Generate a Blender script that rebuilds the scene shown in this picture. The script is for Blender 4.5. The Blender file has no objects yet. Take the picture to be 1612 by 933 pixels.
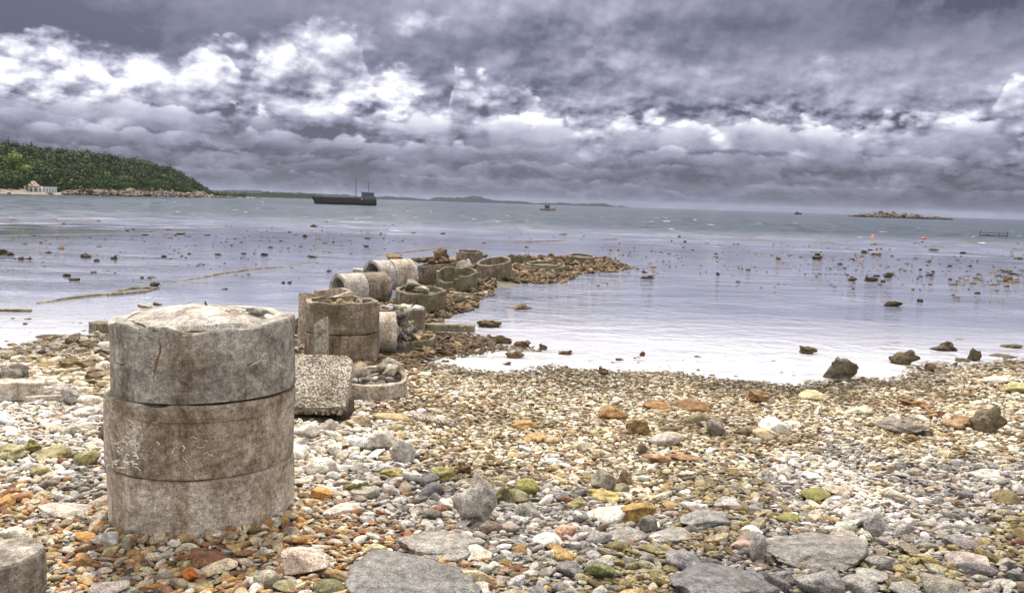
import bpy, bmesh, math, random
import numpy as np
from mathutils import Vector, Matrix, Euler, noise as mnoise
R = math.radians
random.seed(7); rng = np.random.default_rng(11)
S = bpy.context.scene; COL = S.collection

# ------------------------------------------------------------------ camera
CAMZ, F = 1.7, 1400.0            # eye height in metres, focal length in photo pixels (1612 wide)
PITCH, ROLL = math.atan(146.5/F), R(1.8)
cam = bpy.data.objects.new('camera', bpy.data.cameras.new('camera')); COL.objects.link(cam)
cam.data.sensor_width = 36; cam.data.lens = 36*F/1612
cam.data.clip_start = .05; cam.data.clip_end = 30000
RM = Matrix.Rotation(R(90)-PITCH, 3, 'X') @ Matrix.Rotation(ROLL, 3, 'Z')
cam.matrix_world = Matrix.Translation((0,0,CAMZ)) @ RM.to_4x4()
S.camera = cam
S.view_settings.view_transform = 'Standard'; S.view_settings.look = 'None'
S.view_settings.gamma = 1; S.view_settings.exposure = 0.45
S.cycles.max_bounces = 4; S.cycles.diffuse_bounces = 2; S.cycles.glossy_bounces = 2
S.cycles.transmission_bounces = 2; S.cycles.volume_bounces = 0
S.cycles.caustics_reflective = False; S.cycles.caustics_refractive = False

# ------------------------------------------------------------------ node helper
class NT:
    def __init__(s, tree): s.t = tree; s.n = tree.nodes; s.l = tree.links
    def put(s, node, i, v):
        if v is None: return
        if hasattr(v, 'is_output'): s.l.new(v, node.inputs[i])
        else: node.inputs[i].default_value = v
    def m(s, op, a, b=None, c=None, clamp=False):
        n = s.n.new('ShaderNodeMath'); n.operation = op; n.use_clamp = clamp
        s.put(n,0,a); s.put(n,1,b); s.put(n,2,c); return n.outputs[0]
    def v(s, op, a, b=None, out=0):
        n = s.n.new('ShaderNodeVectorMath'); n.operation = op
        s.put(n,0,a); s.put(n,1,b)
        return n.outputs['Value'] if out else n.outputs[0]
    def xyz(s, x, y, z):
        n = s.n.new('ShaderNodeCombineXYZ'); s.put(n,0,x); s.put(n,1,y); s.put(n,2,z); return n.outputs[0]
    def sep(s, a):
        n = s.n.new('ShaderNodeSeparateXYZ'); s.put(n,0,a); return n.outputs
    dim = '3D'
    def noise(s, vec, scale, detail=4, rough=.55, dist=0, lac=2.0, dim=None, color=False):
        n = s.n.new('ShaderNodeTexNoise'); n.noise_dimensions = dim or s.dim
        s.put(n,'Vector',vec); s.put(n,'Scale',scale); s.put(n,'Detail',detail); s.put(n,'Roughness',rough)
        s.put(n,'Lacunarity',lac); s.put(n,'Distortion',dist); return n.outputs['Color' if color else 'Fac']
    def vor(s, vec, scale, feat='F1', out='Distance', rand=1):
        n = s.n.new('ShaderNodeTexVoronoi'); n.feature = feat
        s.put(n,'Vector',vec); s.put(n,'Scale',scale); s.put(n,'Randomness',rand); return n.outputs[out]
    def ramp(s, fac, stops, interp='LINEAR'):
        n = s.n.new('ShaderNodeValToRGB'); r = n.color_ramp; r.interpolation = interp
        while len(r.elements) < len(stops): r.elements.new(.5)
        for e, (p, c) in zip(r.elements, stops):
            e.position = p; e.color = (c,c,c,1) if isinstance(c,(int,float)) else (*c[:3],1)
        s.put(n,0,fac); return n.outputs[0]
    def mr(s, x, a, b, c=0., d=1., smooth=True):
        n = s.n.new('ShaderNodeMapRange'); n.interpolation_type = 'SMOOTHSTEP' if smooth else 'LINEAR'
        for i,q in enumerate((x,a,b,c,d)): s.put(n,i,q)
        return n.outputs[0]
    def mix(s, f, a, b, op='MIX'):
        n = s.n.new('ShaderNodeMix'); n.data_type = 'RGBA'; n.blend_type = op
        s.put(n,0,f)
        for i, q in ((6,a),(7,b)):
            if hasattr(q,'is_output'): s.l.new(q, n.inputs[i])
            else: n.inputs[i].default_value = (q,q,q,1) if isinstance(q,(int,float)) else (*q[:3],1)
        return n.outputs[2]
    def map(s, vec, scale=(1,1,1), loc=(0,0,0), rot=(0,0,0)):
        n = s.n.new('ShaderNodeMapping'); s.put(n,0,vec); n.inputs['Scale'].default_value = scale
        n.inputs['Location'].default_value = loc; n.inputs['Rotation'].default_value = rot; return n.outputs[0]
    def bump(s, h, strength=1, dist=.01, normal=None):
        n = s.n.new('ShaderNodeBump'); s.put(n,'Strength',strength); s.put(n,'Distance',dist)
        s.put(n,'Height',h); s.put(n,'Normal',normal); return n.outputs[0]
def lin(*c):
    return tuple(((x/255)/12.92 if x/255 <= .04045 else ((x/255+.055)/1.055)**2.4) for x in c)

ROWS = [(.092,.034,30,46,1.7,.22,.70,.026),(.066,.026,36,62,5.3,.155,.44,.019),(.045,.018,44,90,9.1,.105,.24,.013),(.027,.010,56,130,3.3,.085,.16,.008)]
SKY = (.085,.10,.15,.27,.27,.20,.165,.22)
BRIGHT = [(95,128,150,40,.85,.25,1),(60,192,70,26,.55,.4,1),(200,165,120,40,.16,.6,1),
          (338,106,34,20,.60,.25,1),(385,122,50,24,.36,.4,1),(452,92,58,36,.48,.25,1),(515,84,56,30,.44,.25,1),
          (440,150,160,38,.28,.4,1),(600,150,44,34,.60,.25,1),(560,165,80,26,.30,.5,1),
          (640,185,80,26,.26,.5,1),(805,205,60,22,.85,.3,1),(722,142,32,20,.36,.3,1),(790,142,38,16,.36,.4,1),
          (655,42,36,20,.36,.6,1),(1038,203,60,15,.75,.4,1),(1150,228,76,20,.75,.4,1),(940,205,60,18,.36,.5,1),
          (1258,212,42,14,.75,.4,1),(1425,210,62,20,.75,.4,1),(1350,215,60,15,.30,.5,1),(1572,182,28,22,.36,.4,1),
          (1288,132,26,16,.26,.6,1),(1190,175,60,13,.32,.5,1),(1480,50,70,24,.14,.7,1),(1612,225,40,14,.5,.5,1),
          (940,90,70,28,.14,.8,1),(820,40,220,50,.16,.9,0),(1100,120,400,26,.12,.9,0)]
DARK = [(130,40,300,58,-.09,.7,1),(10,20,110,60,-.06,.8,1),(1610,0,160,70,-.07,.8,1),(1200,45,330,46,-.06,.8,0),
        (150,232,120,14,-.08,.8,1),(420,210,150,14,-.12,.7,1),(700,165,120,18,-.09,.8,1),(420,240,160,12,-.06,.8,1),
        (820,250,300,14,-.03,.9,1),(1150,270,500,14,-.03,.9,1),(1560,240,90,14,-.05,.9,1),(20,170,60,16,-.16,.7,1)]
# ------------------------------------------------------------------ sky: overcast with broken cumulus
SUN_EL, SUN_AZ = R(58), R(-14)                     # the sun stands high in front, a little to the left, behind cloud
W = bpy.data.worlds.new('World'); S.world = W; W.use_nodes = True
t = NT(W.node_tree); t.n.clear(); t.dim = '2D'
tc = t.n.new('ShaderNodeTexCoord').outputs['Generated']
d = t.v('NORMALIZE', tc); dx, dy, dz = t.sep(d)
az = t.m('ARCTAN2', dx, dy)
V0 = t.m('MAXIMUM', dz, 0.)
P0 = t.xyz(az, V0, 0.)
wv1 = t.v('SUBTRACT', t.noise(t.map(P0,(11,20,1)), 1, 7, .6, color=True), (.5,.5,.5))
P1 = t.v('ADD', P0, t.v('MULTIPLY', wv1, (.11,.07,0)))
def blob(px, py, rx, ry, amp, hard, warped=True):
    """a cloud bank by its azimuth and height above the horizon, in photo pixels"""
    hz = 320 + .0315*(px-806)
    cu, cv = math.atan((px-806)/F), math.sin(math.atan((hz-py)/F))
    q = t.v('SUBTRACT', P1 if warped else P0, (cu, cv, 0))
    q = t.v('MULTIPLY', q, (F/rx, F/ry, 0))
    ln = t.v('LENGTH', q, out=1)
    return t.mr(ln, 1+hard, 1-hard, 0., amp)
def plus(a, b): return t.m('ADD', a, b)
# broad light and dark of the deck, puffs that flatten towards the horizon
Vw = t.m('LOGARITHM', t.m('ADD', V0, .10), math.e)
Q = t.xyz(az, Vw, 0.)
deck = t.noise(t.map(Q,(2.6,1.6,1),(3.1,1.7,.4)), 1, 5, .5)
def puffs(sc_, off, det=6, ro=.52): return t.noise(t.map(Q,sc_,off), 1, det, ro)
a1 = puffs((11,4.2,1),(.3,0,0)); a2 = puffs((11,4.2,1),(.40,-.20,0),5)
b1 = puffs((36,14,1),(5.3,0,0),5); b2 = puffs((36,14,1),(5.4,-.25,0),4)
relief = plus(t.m('SUBTRACT', a2, a1), t.m('MULTIPLY', t.m('SUBTRACT', b2, b1), .40))
edge = t.mr(a1,.60,.42)
def billow(sx, sy, off):
    wq = t.v('ADD', t.map(Q,(sx,sy,1),off), t.v('MULTIPLY', t.v('SUBTRACT', t.noise(t.map(Q,(sx*1.6,sy*1.6,1)),1,5,.6,color=True),(.5,.5,.5)),(.9,.9,0)))
    n_ = t.n.new('ShaderNodeTexVoronoi'); n_.feature='SMOOTH_F1'; n_.voronoi_dimensions='2D'; t.put(n_,'Vector',wq); t.put(n_,'Scale',1.0); t.put(n_,'Smoothness',.35)
    return t.mr(n_.outputs['Distance'],.05,.62,1.,0.)
bill = plus(t.m('MULTIPLY', billow(17,6.5,(0,0,0)), .62), t.m('MULTIPLY', billow(44,17,(3,1,0)), .38))
streak = t.noise(t.map(P0,(2.2,13,1),(0,0,0),(0,0,R(-9))), 1, 5, .5)
base = t.ramp(V0, [(0,SKY[0]),(.018,SKY[1]),(.045,SKY[2]),(.075,SKY[3]),(.10,SKY[4]),(.135,SKY[5]),(.175,SKY[6]),(.225,SKY[7]),(.255,.42),(.30,.90),(.38,.90),(.6,.62),(1,.58)])
B = t.m('MULTIPLY', t.m('MULTIPLY', base, t.mr(deck,.25,.75,.75,1.3)), t.mr(dy,.25,-.5,1.,1.9))   # added fill: sky behind the viewer brightened to light camera-facing surfaces
amp_r = t.ramp(V0, [(0,.25),(.05,.62),(.10,1.05),(.13,.32),(.17,.12),(.3,.2),(1,.1)])
B = plus(B, t.m('MULTIPLY', t.m('MULTIPLY', relief, amp_r), 1.5))
B = plus(B, t.m('MULTIPLY', t.m('MULTIPLY', t.m('SUBTRACT', bill, .5), amp_r), .17))
B = plus(B, t.m('MULTIPLY', t.m('SUBTRACT', streak, .5), t.mr(V0,.08,.2,.0,.26)))
EDGE = [(-500,120),(-100,100),(60,96),(150,112),(190,150),(235,118),(285,112),(305,92),(335,88),(362,104),(378,128),(400,104),(418,100),(436,88),(470,60),(505,60),(545,70),(568,84),(580,118),(605,124),(632,148),(660,182),(692,186),(705,124),(740,116),(762,132),(800,122),(822,140),(850,176),(900,196),(955,194),(1015,184),(1050,186),(1085,206),(1130,206),(1185,212),(1230,206),(1260,196),(1310,206),(1390,196),(1440,192),(1490,208),(1545,186),(1570,160),(1600,172),(1640,200),(2100,190)]
def aq(px): return (math.atan((px-806)/F)+1.0)/2.0
fc = t.n.new('ShaderNodeFloatCurve'); cv_ = fc.mapping.curves[0]
def vq(px,py): return math.sin(math.atan((320+.0315*(px-806)-py)/F))
cv_.points[0].location = (0, vq(0,110)*4); cv_.points[1].location = (1, vq(1600,190)*4)
for p_ in EDGE: cv_.points.new(aq(p_[0]), vq(*p_)*4)
for p_ in cv_.points: p_.handle_type = 'AUTO'
fc.mapping.update(); t.put(fc, 'Value', t.m('MULTIPLY', plus(az, 1.0), .5))
vedge = t.m('MULTIPLY', fc.outputs[0], .25)
def bil2(sx, sy, off, sm=.3):
    wq = t.v('ADD', t.map(P0,(sx,sy,1),off), t.v('MULTIPLY', t.v('SUBTRACT', t.noise(t.map(P0,(sx*1.3,sy*1.3,1)),1,4,.6,color=True),(.5,.5,.5)),(.8,.8,0)))
    n_ = t.n.new('ShaderNodeTexVoronoi'); n_.feature='SMOOTH_F1'; n_.voronoi_dimensions='2D'; t.put(n_,'Vector',wq); t.put(n_,'Scale',1.0); t.put(n_,'Smoothness',sm)
    return t.mr(n_.outputs['Distance'],.0,.7,1.,0.,False)
k1, k2, k3 = bil2(24,34,(0,0,0)), bil2(60,80,(4,1,0)), t.noise(t.map(P0,(90,120,1)),1,5,.6)
pert = plus(plus(t.m('MULTIPLY', t.m('SUBTRACT',k1,.5), .021), t.m('MULTIPLY', t.m('SUBTRACT',k2,.5), .008)), t.m('MULTIPLY', t.m('SUBTRACT',k3,.5), .003))
dd = plus(t.m('SUBTRACT', vedge, V0), pert)
soft = t.noise(t.map(P0,(6,3,1),(7,0,0)),1,3,.5)
inb = t.m('MULTIPLY', t.m('MULTIPLY', t.mr(dd,-.002,.009), t.mr(V0,.035,.075)), t.mr(soft,.30,.5,.75,1.))
rim = t.m('POWER', t.mr(dd,.060,.0,0.,1.,False), 1.7)
cells = plus(t.m('MULTIPLY',k1,.55), t.m('MULTIPLY',k2,.45))
bankB = plus(.21, plus(t.m('MULTIPLY', rim, t.m('MULTIPLY', plus(.25, cells), .50)), t.m('MULTIPLY', t.m('SUBTRACT', cells, .5), .26)))
bankB = plus(bankB, t.m('MULTIPLY', relief, .9))
B = plus(t.m('MULTIPLY', B, t.m('SUBTRACT', 1., inb)), t.m('MULTIPLY', bankB, inb))
BR = None
for a in BRIGHT:
    q_ = blob(*a); BR = q_ if BR is None else plus(BR, q_)
B = plus(B, t.m('MULTIPLY', BR, t.m('MAXIMUM', plus(plus(.16, t.m('MULTIPLY', bill, .58)), t.m('MULTIPLY', relief, 1.7)), .05)))
# lower rows of cumulus, each in front of the one above, smaller and dimmer towards the horizon
for (v_, am_, sx_, sy_, of_, floor_, rim_, hh_) in ROWS:
    e_ = plus(v_, t.m('MULTIPLY', t.m('SUBTRACT', t.noise(t.map(t.xyz(az,0.,0.),(7.5,1,1),(of_,0,0)),1,3,.5), .5), am_))
    c1, c2 = bil2(sx_, sy_, (of_,2,0)), t.noise(t.map(P0,(sx_*2.6,sy_*2.6,1),(of_,0,0)),1,5,.58)
    cc = plus(t.m('MULTIPLY',c1,.6), t.m('MULTIPLY',c2,.4))
    d_ = plus(t.m('SUBTRACT', e_, V0), t.m('MULTIPLY', t.m('SUBTRACT',cc,.5), hh_*.9))
    in_ = t.m('MULTIPLY', t.mr(d_,-.001,hh_*.22), t.mr(t.noise(t.map(P0,(8,10,1),(of_*3,0,0)),1,3,.5),.40,.52,.05,.92))
    r_ = t.m('POWER', t.mr(d_,hh_*1.25,0.,0.,1.,False), 1.6)
    rb = plus(floor_, plus(t.m('MULTIPLY', r_, t.m('MULTIPLY', plus(.3,cc), rim_)), t.m('MULTIPLY', t.m('SUBTRACT',cc,.5), rim_*.45)))
    B = plus(t.m('MULTIPLY', B, t.m('SUBTRACT', 1., in_)), t.m('MULTIPLY', rb, in_))
low = t.noise(t.map(P1,(7,75,1),(2,0,0)), 1, 5, .55)
B = plus(B, t.m('MULTIPLY', t.m('SUBTRACT', low, .5), t.ramp(V0,[(0,.10),(.015,.28),(.05,.34),(.09,.12),(.12,0),(1,0)])))
for a in DARK: B = plus(B, blob(*a))
g = t.noise(t.v('MULTIPLY', d, (1,1,2.2)), 30, 4, .6, dim='3D')
B = t.m('MULTIPLY', B, t.mr(g,.2,.8,.86,1.14,False))
glow = t.m('POWER', t.m('MAXIMUM', t.v('DOT_PRODUCT', d, (math.sin(SUN_AZ)*math.cos(SUN_EL), math.cos(SUN_AZ)*math.cos(SUN_EL), math.sin(SUN_EL)), out=1), 0.), 6.)
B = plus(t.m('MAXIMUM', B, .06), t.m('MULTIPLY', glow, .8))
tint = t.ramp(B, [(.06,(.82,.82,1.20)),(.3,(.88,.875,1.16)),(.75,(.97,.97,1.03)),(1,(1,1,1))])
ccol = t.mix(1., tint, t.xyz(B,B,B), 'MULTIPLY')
sky = t.n.new('ShaderNodeTexSky'); sky.sky_type = 'NISHITA'; sky.sun_disc = False
sky.sun_elevation = SUN_EL; sky.sun_rotation = SUN_AZ
bg1 = t.n.new('ShaderNodeBackground'); t.l.new(sky.outputs[0], bg1.inputs[0]); bg1.inputs[1].default_value = .05
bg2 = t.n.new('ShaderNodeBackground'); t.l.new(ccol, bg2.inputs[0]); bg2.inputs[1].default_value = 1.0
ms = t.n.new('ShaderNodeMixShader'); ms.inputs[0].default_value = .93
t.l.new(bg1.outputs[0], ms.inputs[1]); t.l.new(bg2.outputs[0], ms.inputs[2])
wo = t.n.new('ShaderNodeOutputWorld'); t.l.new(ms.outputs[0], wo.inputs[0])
W.cycles.sampling_method = 'NONE'
sun = bpy.data.objects.new('sun', bpy.data.lights.new('sun','SUN')); COL.objects.link(sun)
sun.data.energy = 4.4; sun.data.angle = R(3); sun.data.color = (1,.93,.83)
sun.rotation_euler = (R(90)-SUN_EL, 0, math.pi-SUN_AZ) 

# ------------------------------------------------------------------ pixel -> world helpers
def ray(px, py): return RM @ Vector(((px-806)/F, -(py-466.5)/F, -1.0))
def at(px, py, z=0.0):
    r = ray(px, py); k = (z-CAMZ)/r.z; return Vector((r.x*k, r.y*k, z))
def to_px(p):
    q = RM.transposed() @ (Vector(p)-Vector((0,0,CAMZ))); return (806-F*q.x/q.z, 466.5+F*q.y/q.z)
def to_px_np(x, y, z):
    M = np.array(RM.transposed()); q = M @ np.stack([x,y,z-CAMZ])
    return 806-F*q[0]/q[2], 466.5+F*q[1]/q[2]
def depth(p): return -(RM.transposed() @ (Vector(p)-Vector((0,0,CAMZ)))).z
def mpp(p): return depth(p)/F                       # metres per photo pixel at p
def z_for(P, py):                                   # height above P whose image lies on row py
    lo, hi = -2, 60
    for _ in range(50):
        m = (lo+hi)/2
        if to_px((P[0],P[1],m))[1] > py: lo = m
        else: hi = m
    return (lo+hi)/2

# ------------------------------------------------------------------ land height
SHORE_PX = [(-900,640),(-300,592),(0,556),(60,544),(110,550),(160,536),(240,526),(330,516),(400,503),(455,484),(520,466),
 (600,458),(640,440),(660,425),(715,410),(760,402),(830,405),(900,404),(950,409),(985,421),(955,428),(900,430),(885,440),
 (850,452),(805,462),(812,478),(750,492),(745,505),(775,512),(800,530),(800,545),(745,560),(690,572),(740,578),(800,580),(880,588),(1000,594),
 (1180,602),(1260,605),(1330,602),(1400,594),(1480,584),(1560,566),(1612,552),(1800,530),(2400,500)]
SHORE_PX = SHORE_PX[:9]+[(455,486),(480,482),(560,486),(612,480),(650,470),(652,452),(668,440),(668,424),(700,410)]+SHORE_PX[15:]
LAND = np.array([at(x,y)[:2] for x,y in SHORE_PX] + [(40,-15),(-40,-15)])
def sdist(x, y):
    x = np.asarray(x,float); y = np.asarray(y,float)
    best = np.full(x.shape, 1e9); ins = np.zeros(x.shape, bool)
    n = len(LAND)
    for i in range(n):
        a = LAND[i]; b = LAND[(i+1)%n]; e = b-a
        k = np.clip(((x-a[0])*e[0]+(y-a[1])*e[1])/(e@e), 0, 1)
        best = np.minimum(best, np.hypot(x-a[0]-k*e[0], y-a[1]-k*e[1]))
        c = (a[1] > y) != (b[1] > y)
        xi = a[0] + (y-a[1])*e[0]/(e[1] if e[1] else 1e-9)
        ins ^= c & (x < xi)
    return np.where(ins, best, -best)
class SN:                                            # cheap smooth noise, a sum of sines
    def __init__(s, dim, n, f0, f1, seed):
        r = np.random.default_rng(seed); k = np.exp(r.uniform(np.log(f0),np.log(f1),n))
        v = r.normal(size=(n,dim)); v /= np.linalg.norm(v,axis=1)[:,None]
        s.k = v*k[:,None]; s.p = r.uniform(0,6.28,n); s.a = (f0/k)**.8; s.a /= np.sqrt((s.a**2).sum()/2)
    def __call__(s, P): return (np.sin(P @ s.k.T + s.p) @ s.a)
CLUMP = SN(2,16,.9,5,71); NL = SN(2, 24, 1.5, 12, 5); NB = SN(2, 10, .5, 2, 6)
def hgt(x, y):
    x = np.asarray(x,float); y = np.asarray(y,float)
    sd = sdist(x,y); P = np.stack([x.ravel(),y.ravel()],1)
    n = NL(P).reshape(x.shape)*.010; nb = NB(P).reshape(x.shape)*.02
    z = np.where(sd > 0, .042*np.minimum(sd,1.2)+.028*np.maximum(sd-1.2,0), .06*sd)
    spit = np.clip((y-10.3)/1.5,0,1); cl_ = CLUMP(P).reshape(x.shape); z = z - spit*.045*np.clip((-.45-cl_)/.3,0,1)
    return np.clip(z + n*(1+1.2*spit) - .016*spit + nb*np.clip(sd/3,0,1), -.30, .5)
def gz(x, y): return float(hgt(np.array([x]),np.array([y]))[0])
def on(px, py):                                      # the point of the ground seen at a photo pixel
    z = 0.05
    for _ in range(12):
        p = at(px,py,z); z = .5*z + .5*max(gz(p.x,p.y), 0.0)
    p = at(px,py,z); return p

# ------------------------------------------------------------------ object helpers
def link(o, parent=None):
    COL.objects.link(o)
    if parent: o.parent = parent
    return o
def meta(o, label=None, cat=None, group=None, kind=None):
    if label:
        for u_, v_ in ((' very close ',' close '),(' some way ',' well '),(' and right of ',' right of '),(' and left of ',' left of '),(' knobbly ',' ')):
            if len(label.replace('-',' ').split()) > 16: label = label.replace(u_, v_)
    if label: o['label'] = label
    if cat: o['category'] = cat
    if group: o['group'] = group
    if kind: o['kind'] = kind
    return o
def empty(name, loc, rz=0, **k):
    o = bpy.data.objects.new(name, None); o.empty_display_size = .1
    o.location = loc; o.rotation_euler.z = rz; link(o); return meta(o, **k)
def np_mesh(name, V, Fc, mat, parent=None, col=None, smooth=True, loc=None):
    me = bpy.data.meshes.new(name); V = np.asarray(V,np.float32); Fc = np.asarray(Fc,np.int32)
    k = Fc.shape[1]
    me.vertices.add(len(V)); me.vertices.foreach_set('co', V.ravel())
    me.loops.add(Fc.size); me.loops.foreach_set('vertex_index', Fc.ravel())
    me.polygons.add(len(Fc)); me.polygons.foreach_set('loop_start', np.arange(0,Fc.size,k,dtype=np.int32))
    me.polygons.foreach_set('loop_total', np.full(len(Fc),k,np.int32))
    me.update(calc_edges=True); me.polygons.foreach_set('use_smooth', np.full(len(Fc), smooth))
    if col is not None:
        a = me.color_attributes.new('tone','FLOAT_COLOR','POINT')
        c = np.ones((len(V),4),np.float32); c[:,:3] = col; a.data.foreach_set('color', c.ravel())
    me.materials.append(mat); o = bpy.data.objects.new(name, me)
    if loc is not None: o.location = loc
    return link(o, parent)
class MB:
    """collects shapes and links them as one mesh object"""
    def __init__(s): s.V = []; s.F = []
    def add(s, V, Fs, M=None):
        b = len(s.V)
        for v in V:
            v = Vector(v); s.V.append(tuple(M @ v if M else v))
        s.F += [tuple(b+i for i in f) for f in Fs]
        return s
    def box(s, c, size, rot=(0,0,0), bev=0.0, taper=1.0):
        hx,hy,hz = (q/2 for q in size); b = min(bev, hx*.9, hy*.9, hz*.9)
        M = Matrix.Translation(c) @ Euler(rot).to_matrix().to_4x4()
        if b <= 0:
            V = [(x*hx*(taper if z>0 else 1),y*hy*(taper if z>0 else 1),z*hz) for z in(-1,1) for y in(-1,1) for x in(-1,1)]
            return s.add(V,[(0,2,3,1),(4,5,7,6),(0,1,5,4),(2,6,7,3),(0,4,6,2),(1,3,7,5)],M)
        bm = bmesh.new(); bmesh.ops.create_cube(bm,size=1)
        for v in bm.verts: v.co = Vector((v.co.x*2*hx,v.co.y*2*hy,v.co.z*2*hz))
        bmesh.ops.bevel(bm,geom=bm.edges[:],offset=b,segments=2,affect='EDGES',profile=.5)
        bm.verts.index_update(); s.add([v.co for v in bm.verts],[[v.index for v in f.verts] for f in bm.faces],M); bm.free(); return s
    def tube(s, pts, rad, n=8, cap=True):
        pts = [Vector(p) for p in pts]; b = len(s.V); N = len(pts)
        for i,p in enumerate(pts):
            tdir = (pts[min(i+1,N-1)]-pts[max(i-1,0)]).normalized()
            up = Vector((0,0,1)) if abs(tdir.z) < .9 else Vector((1,0,0))
            a = tdir.cross(up).normalized(); c = a.cross(tdir)
            r = rad[i] if isinstance(rad,(list,tuple)) else rad
            for k in range(n):
                th = 2*math.pi*k/n; s.V.append(tuple(p+a*r*math.cos(th)+c*r*math.sin(th)))
        for i in range(N-1):
            for k in range(n):
                s.F.append((b+i*n+k, b+i*n+(k+1)%n, b+(i+1)*n+(k+1)%n, b+(i+1)*n+k))
        if cap: s.F.append(tuple(b+k for k in range(n))[::-1]); s.F.append(tuple(b+(N-1)*n+k for k in range(n)))
        return s
    def build(s, name, mat, parent=None, smooth=True, loc=None, rough=0, rs=1, fine=None):
        bm = bmesh.new(); vs = [bm.verts.new(v) for v in s.V]
        for f in s.F:
            try: bm.faces.new([vs[i] for i in f])
            except ValueError: pass
        bm.normal_update(); bmesh.ops.recalc_face_normals(bm, faces=bm.faces)
        me = bpy.data.meshes.new(name); bm.to_mesh(me); bm.free()
        for p in me.polygons: p.use_smooth = smooth
        if smooth: me.set_sharp_from_angle(angle=R(38))
        me.materials.append(mat); o = bpy.data.objects.new(name, me)
        if loc is not None: o.location = loc
        return link(o, parent)

# ------------------------------------------------------------------ materials
def new_mat(name):
    m = bpy.data.materials.new(name); m.use_nodes = True; n = NT(m.node_tree)
    b = m.node_tree.nodes['Principled BSDF']; return m, n, b
def plain(name, col, rough=.6, var=.12, scale=3, metal=0, spec=.4):
    m, n, b = new_mat(name); co = n.n.new('ShaderNodeTexCoord').outputs['Object']
    f = n.noise(co, scale, 5, .6)
    c = n.mix(f, [q*(1-var) for q in col], [min(1,q*(1+var)) for q in col]); n.put(b,'Base Color',c)
    b.inputs['Roughness'].default_value = rough; b.inputs['Metallic'].default_value = metal; b.inputs['Specular IOR Level'].default_value = spec
    n.put(b,'Normal', n.bump(f,.3,.01)); return m
def stone_mat(name='stone', attr=True, base=(.3,.3,.3), spec=.25):
    m, n, b = new_mat(name)
    geo = n.n.new('ShaderNodeNewGeometry').outputs['Position']
    if attr:
        a = n.n.new('ShaderNodeVertexColor'); a.layer_name = 'tone'; c0 = a.outputs[0]
    else: c0 = n.mix(0., base, base)
    f1 = n.noise(geo, 22, 6, .65); f2 = n.noise(geo, 130, 5, .7); f3 = n.noise(geo, 9, 3, .5)
    k = n.m('MULTIPLY', n.mr(f1,.32,.68,.55,1.40), n.mr(f2,.30,.70,.50,1.50))
    c = n.mix(1., c0, n.xyz(k,k,k), 'MULTIPLY')
    c = n.mix(n.mr(f3,.5,.72,0,.35), c, n.mix(1.,c0,(.9,.62,.42),'MULTIPLY'))
    pit = n.mr(n.vor(geo, 95), .0,.35,0.,1.)
    c = n.mix(n.m('MULTIPLY', n.m('SUBTRACT',1.,pit), n.mr(f1,.45,.6,0.,.6)), c, n.mix(1.,c0,(.3,.27,.24),'MULTIPLY'))
    n.put(b,'Base Color',c); b.inputs['Roughness'].default_value = .75; b.inputs['Specular IOR Level'].default_value = spec
    h = n.m('ADD', n.m('MULTIPLY',f1,.8), n.m('ADD', n.m('MULTIPLY',f2,.6), n.m('MULTIPLY',pit,.35)))
    n.put(b,'Normal', n.bump(h,1,.018)); return m
STONE = stone_mat('beach_stone')
def concrete_mat(name, pale, mid, dark, green=None, rust=.4, aggregate=False, pit=.5):
    m, n, b = new_mat(name)
    co = n.n.new('ShaderNodeTexCoord').outputs['Object']
    f1 = n.noise(co, 4.2, 8, .68, .7); f2 = n.noise(co, 38, 7, .72); f3 = n.noise(n.map(co,(9,9,1.1)), 1, 6, .65); f4 = n.noise(co, 2.1, 5, .6, 1.2)
    fine = n.noise(co, 210, 4, .7)
    c = n.ramp(f1, [(.30,dark),(.46,mid),(.62,pale),(.75,pale)])
    c = n.mix(n.mr(f3,.42,.68,0,.85), c, n.mix(1., c, (.52,.44,.36), 'MULTIPLY'))
    c = n.mix(n.mr(f4,.52,.70,0,rust), c, (.30,.19,.11))
    if green: c = n.mix(n.mr(n.noise(co,3.3,6,.6,.5,),.48,.64,0,.8), c, green)
    k = n.m('MULTIPLY', n.mr(f2,.32,.68,.60,1.40), n.mr(fine,.32,.68,.58,1.44))
    c = n.mix(1., c, n.xyz(k,k,k), 'MULTIPLY')
    vo = n.vor(co, 60 if not aggregate else 62); pm = n.mr(vo,.0,.30,0.,1.)
    mask = n.mr(n.noise(co,8,3,.5),.5,.62)
    if aggregate:
        k = n.mr(vo,.35,.75,1.12,.42); c = n.mix(1., c, n.xyz(k,k,k), 'MULTIPLY')
        h = n.m('SUBTRACT', n.m('MULTIPLY',f2,.5), n.m('MULTIPLY',vo,1.2)); n.put(b,'Normal', n.bump(h,.8,.012))
    else:
        k = n.m('SUBTRACT',1., n.m('MULTIPLY', n.m('MULTIPLY', n.m('SUBTRACT',1.,pm), mask), pit))
        c = n.mix(1., c, n.xyz(k,k,k), 'MULTIPLY')
        h = n.m('ADD', n.m('MULTIPLY',f2,1.), n.m('ADD', n.m('MULTIPLY',f1,.8), n.m('MULTIPLY',k,.6)))
        n.put(b,'Normal', n.bump(n.m('ADD',h,n.m('ADD', n.m('MULTIPLY',fine,.35), n.m('MULTIPLY', n.noise(n.map(co,(2.5,2.5,34)),1,5,.6), .7))),1,.018))
    n.put(b,'Base Color',c); b.inputs['Roughness'].default_value = .85; b.inputs['Specular IOR Level'].default_value = .2
    return m
C_GREY = concrete_mat('concrete_grey', (.64,.59,.52),(.38,.35,.30),(.15,.135,.115), rust=.45)
C_TAN = concrete_mat('concrete_tan', (.40,.34,.27),(.25,.205,.155),(.11,.088,.065), green=(.12,.105,.06), rust=.5)
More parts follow.
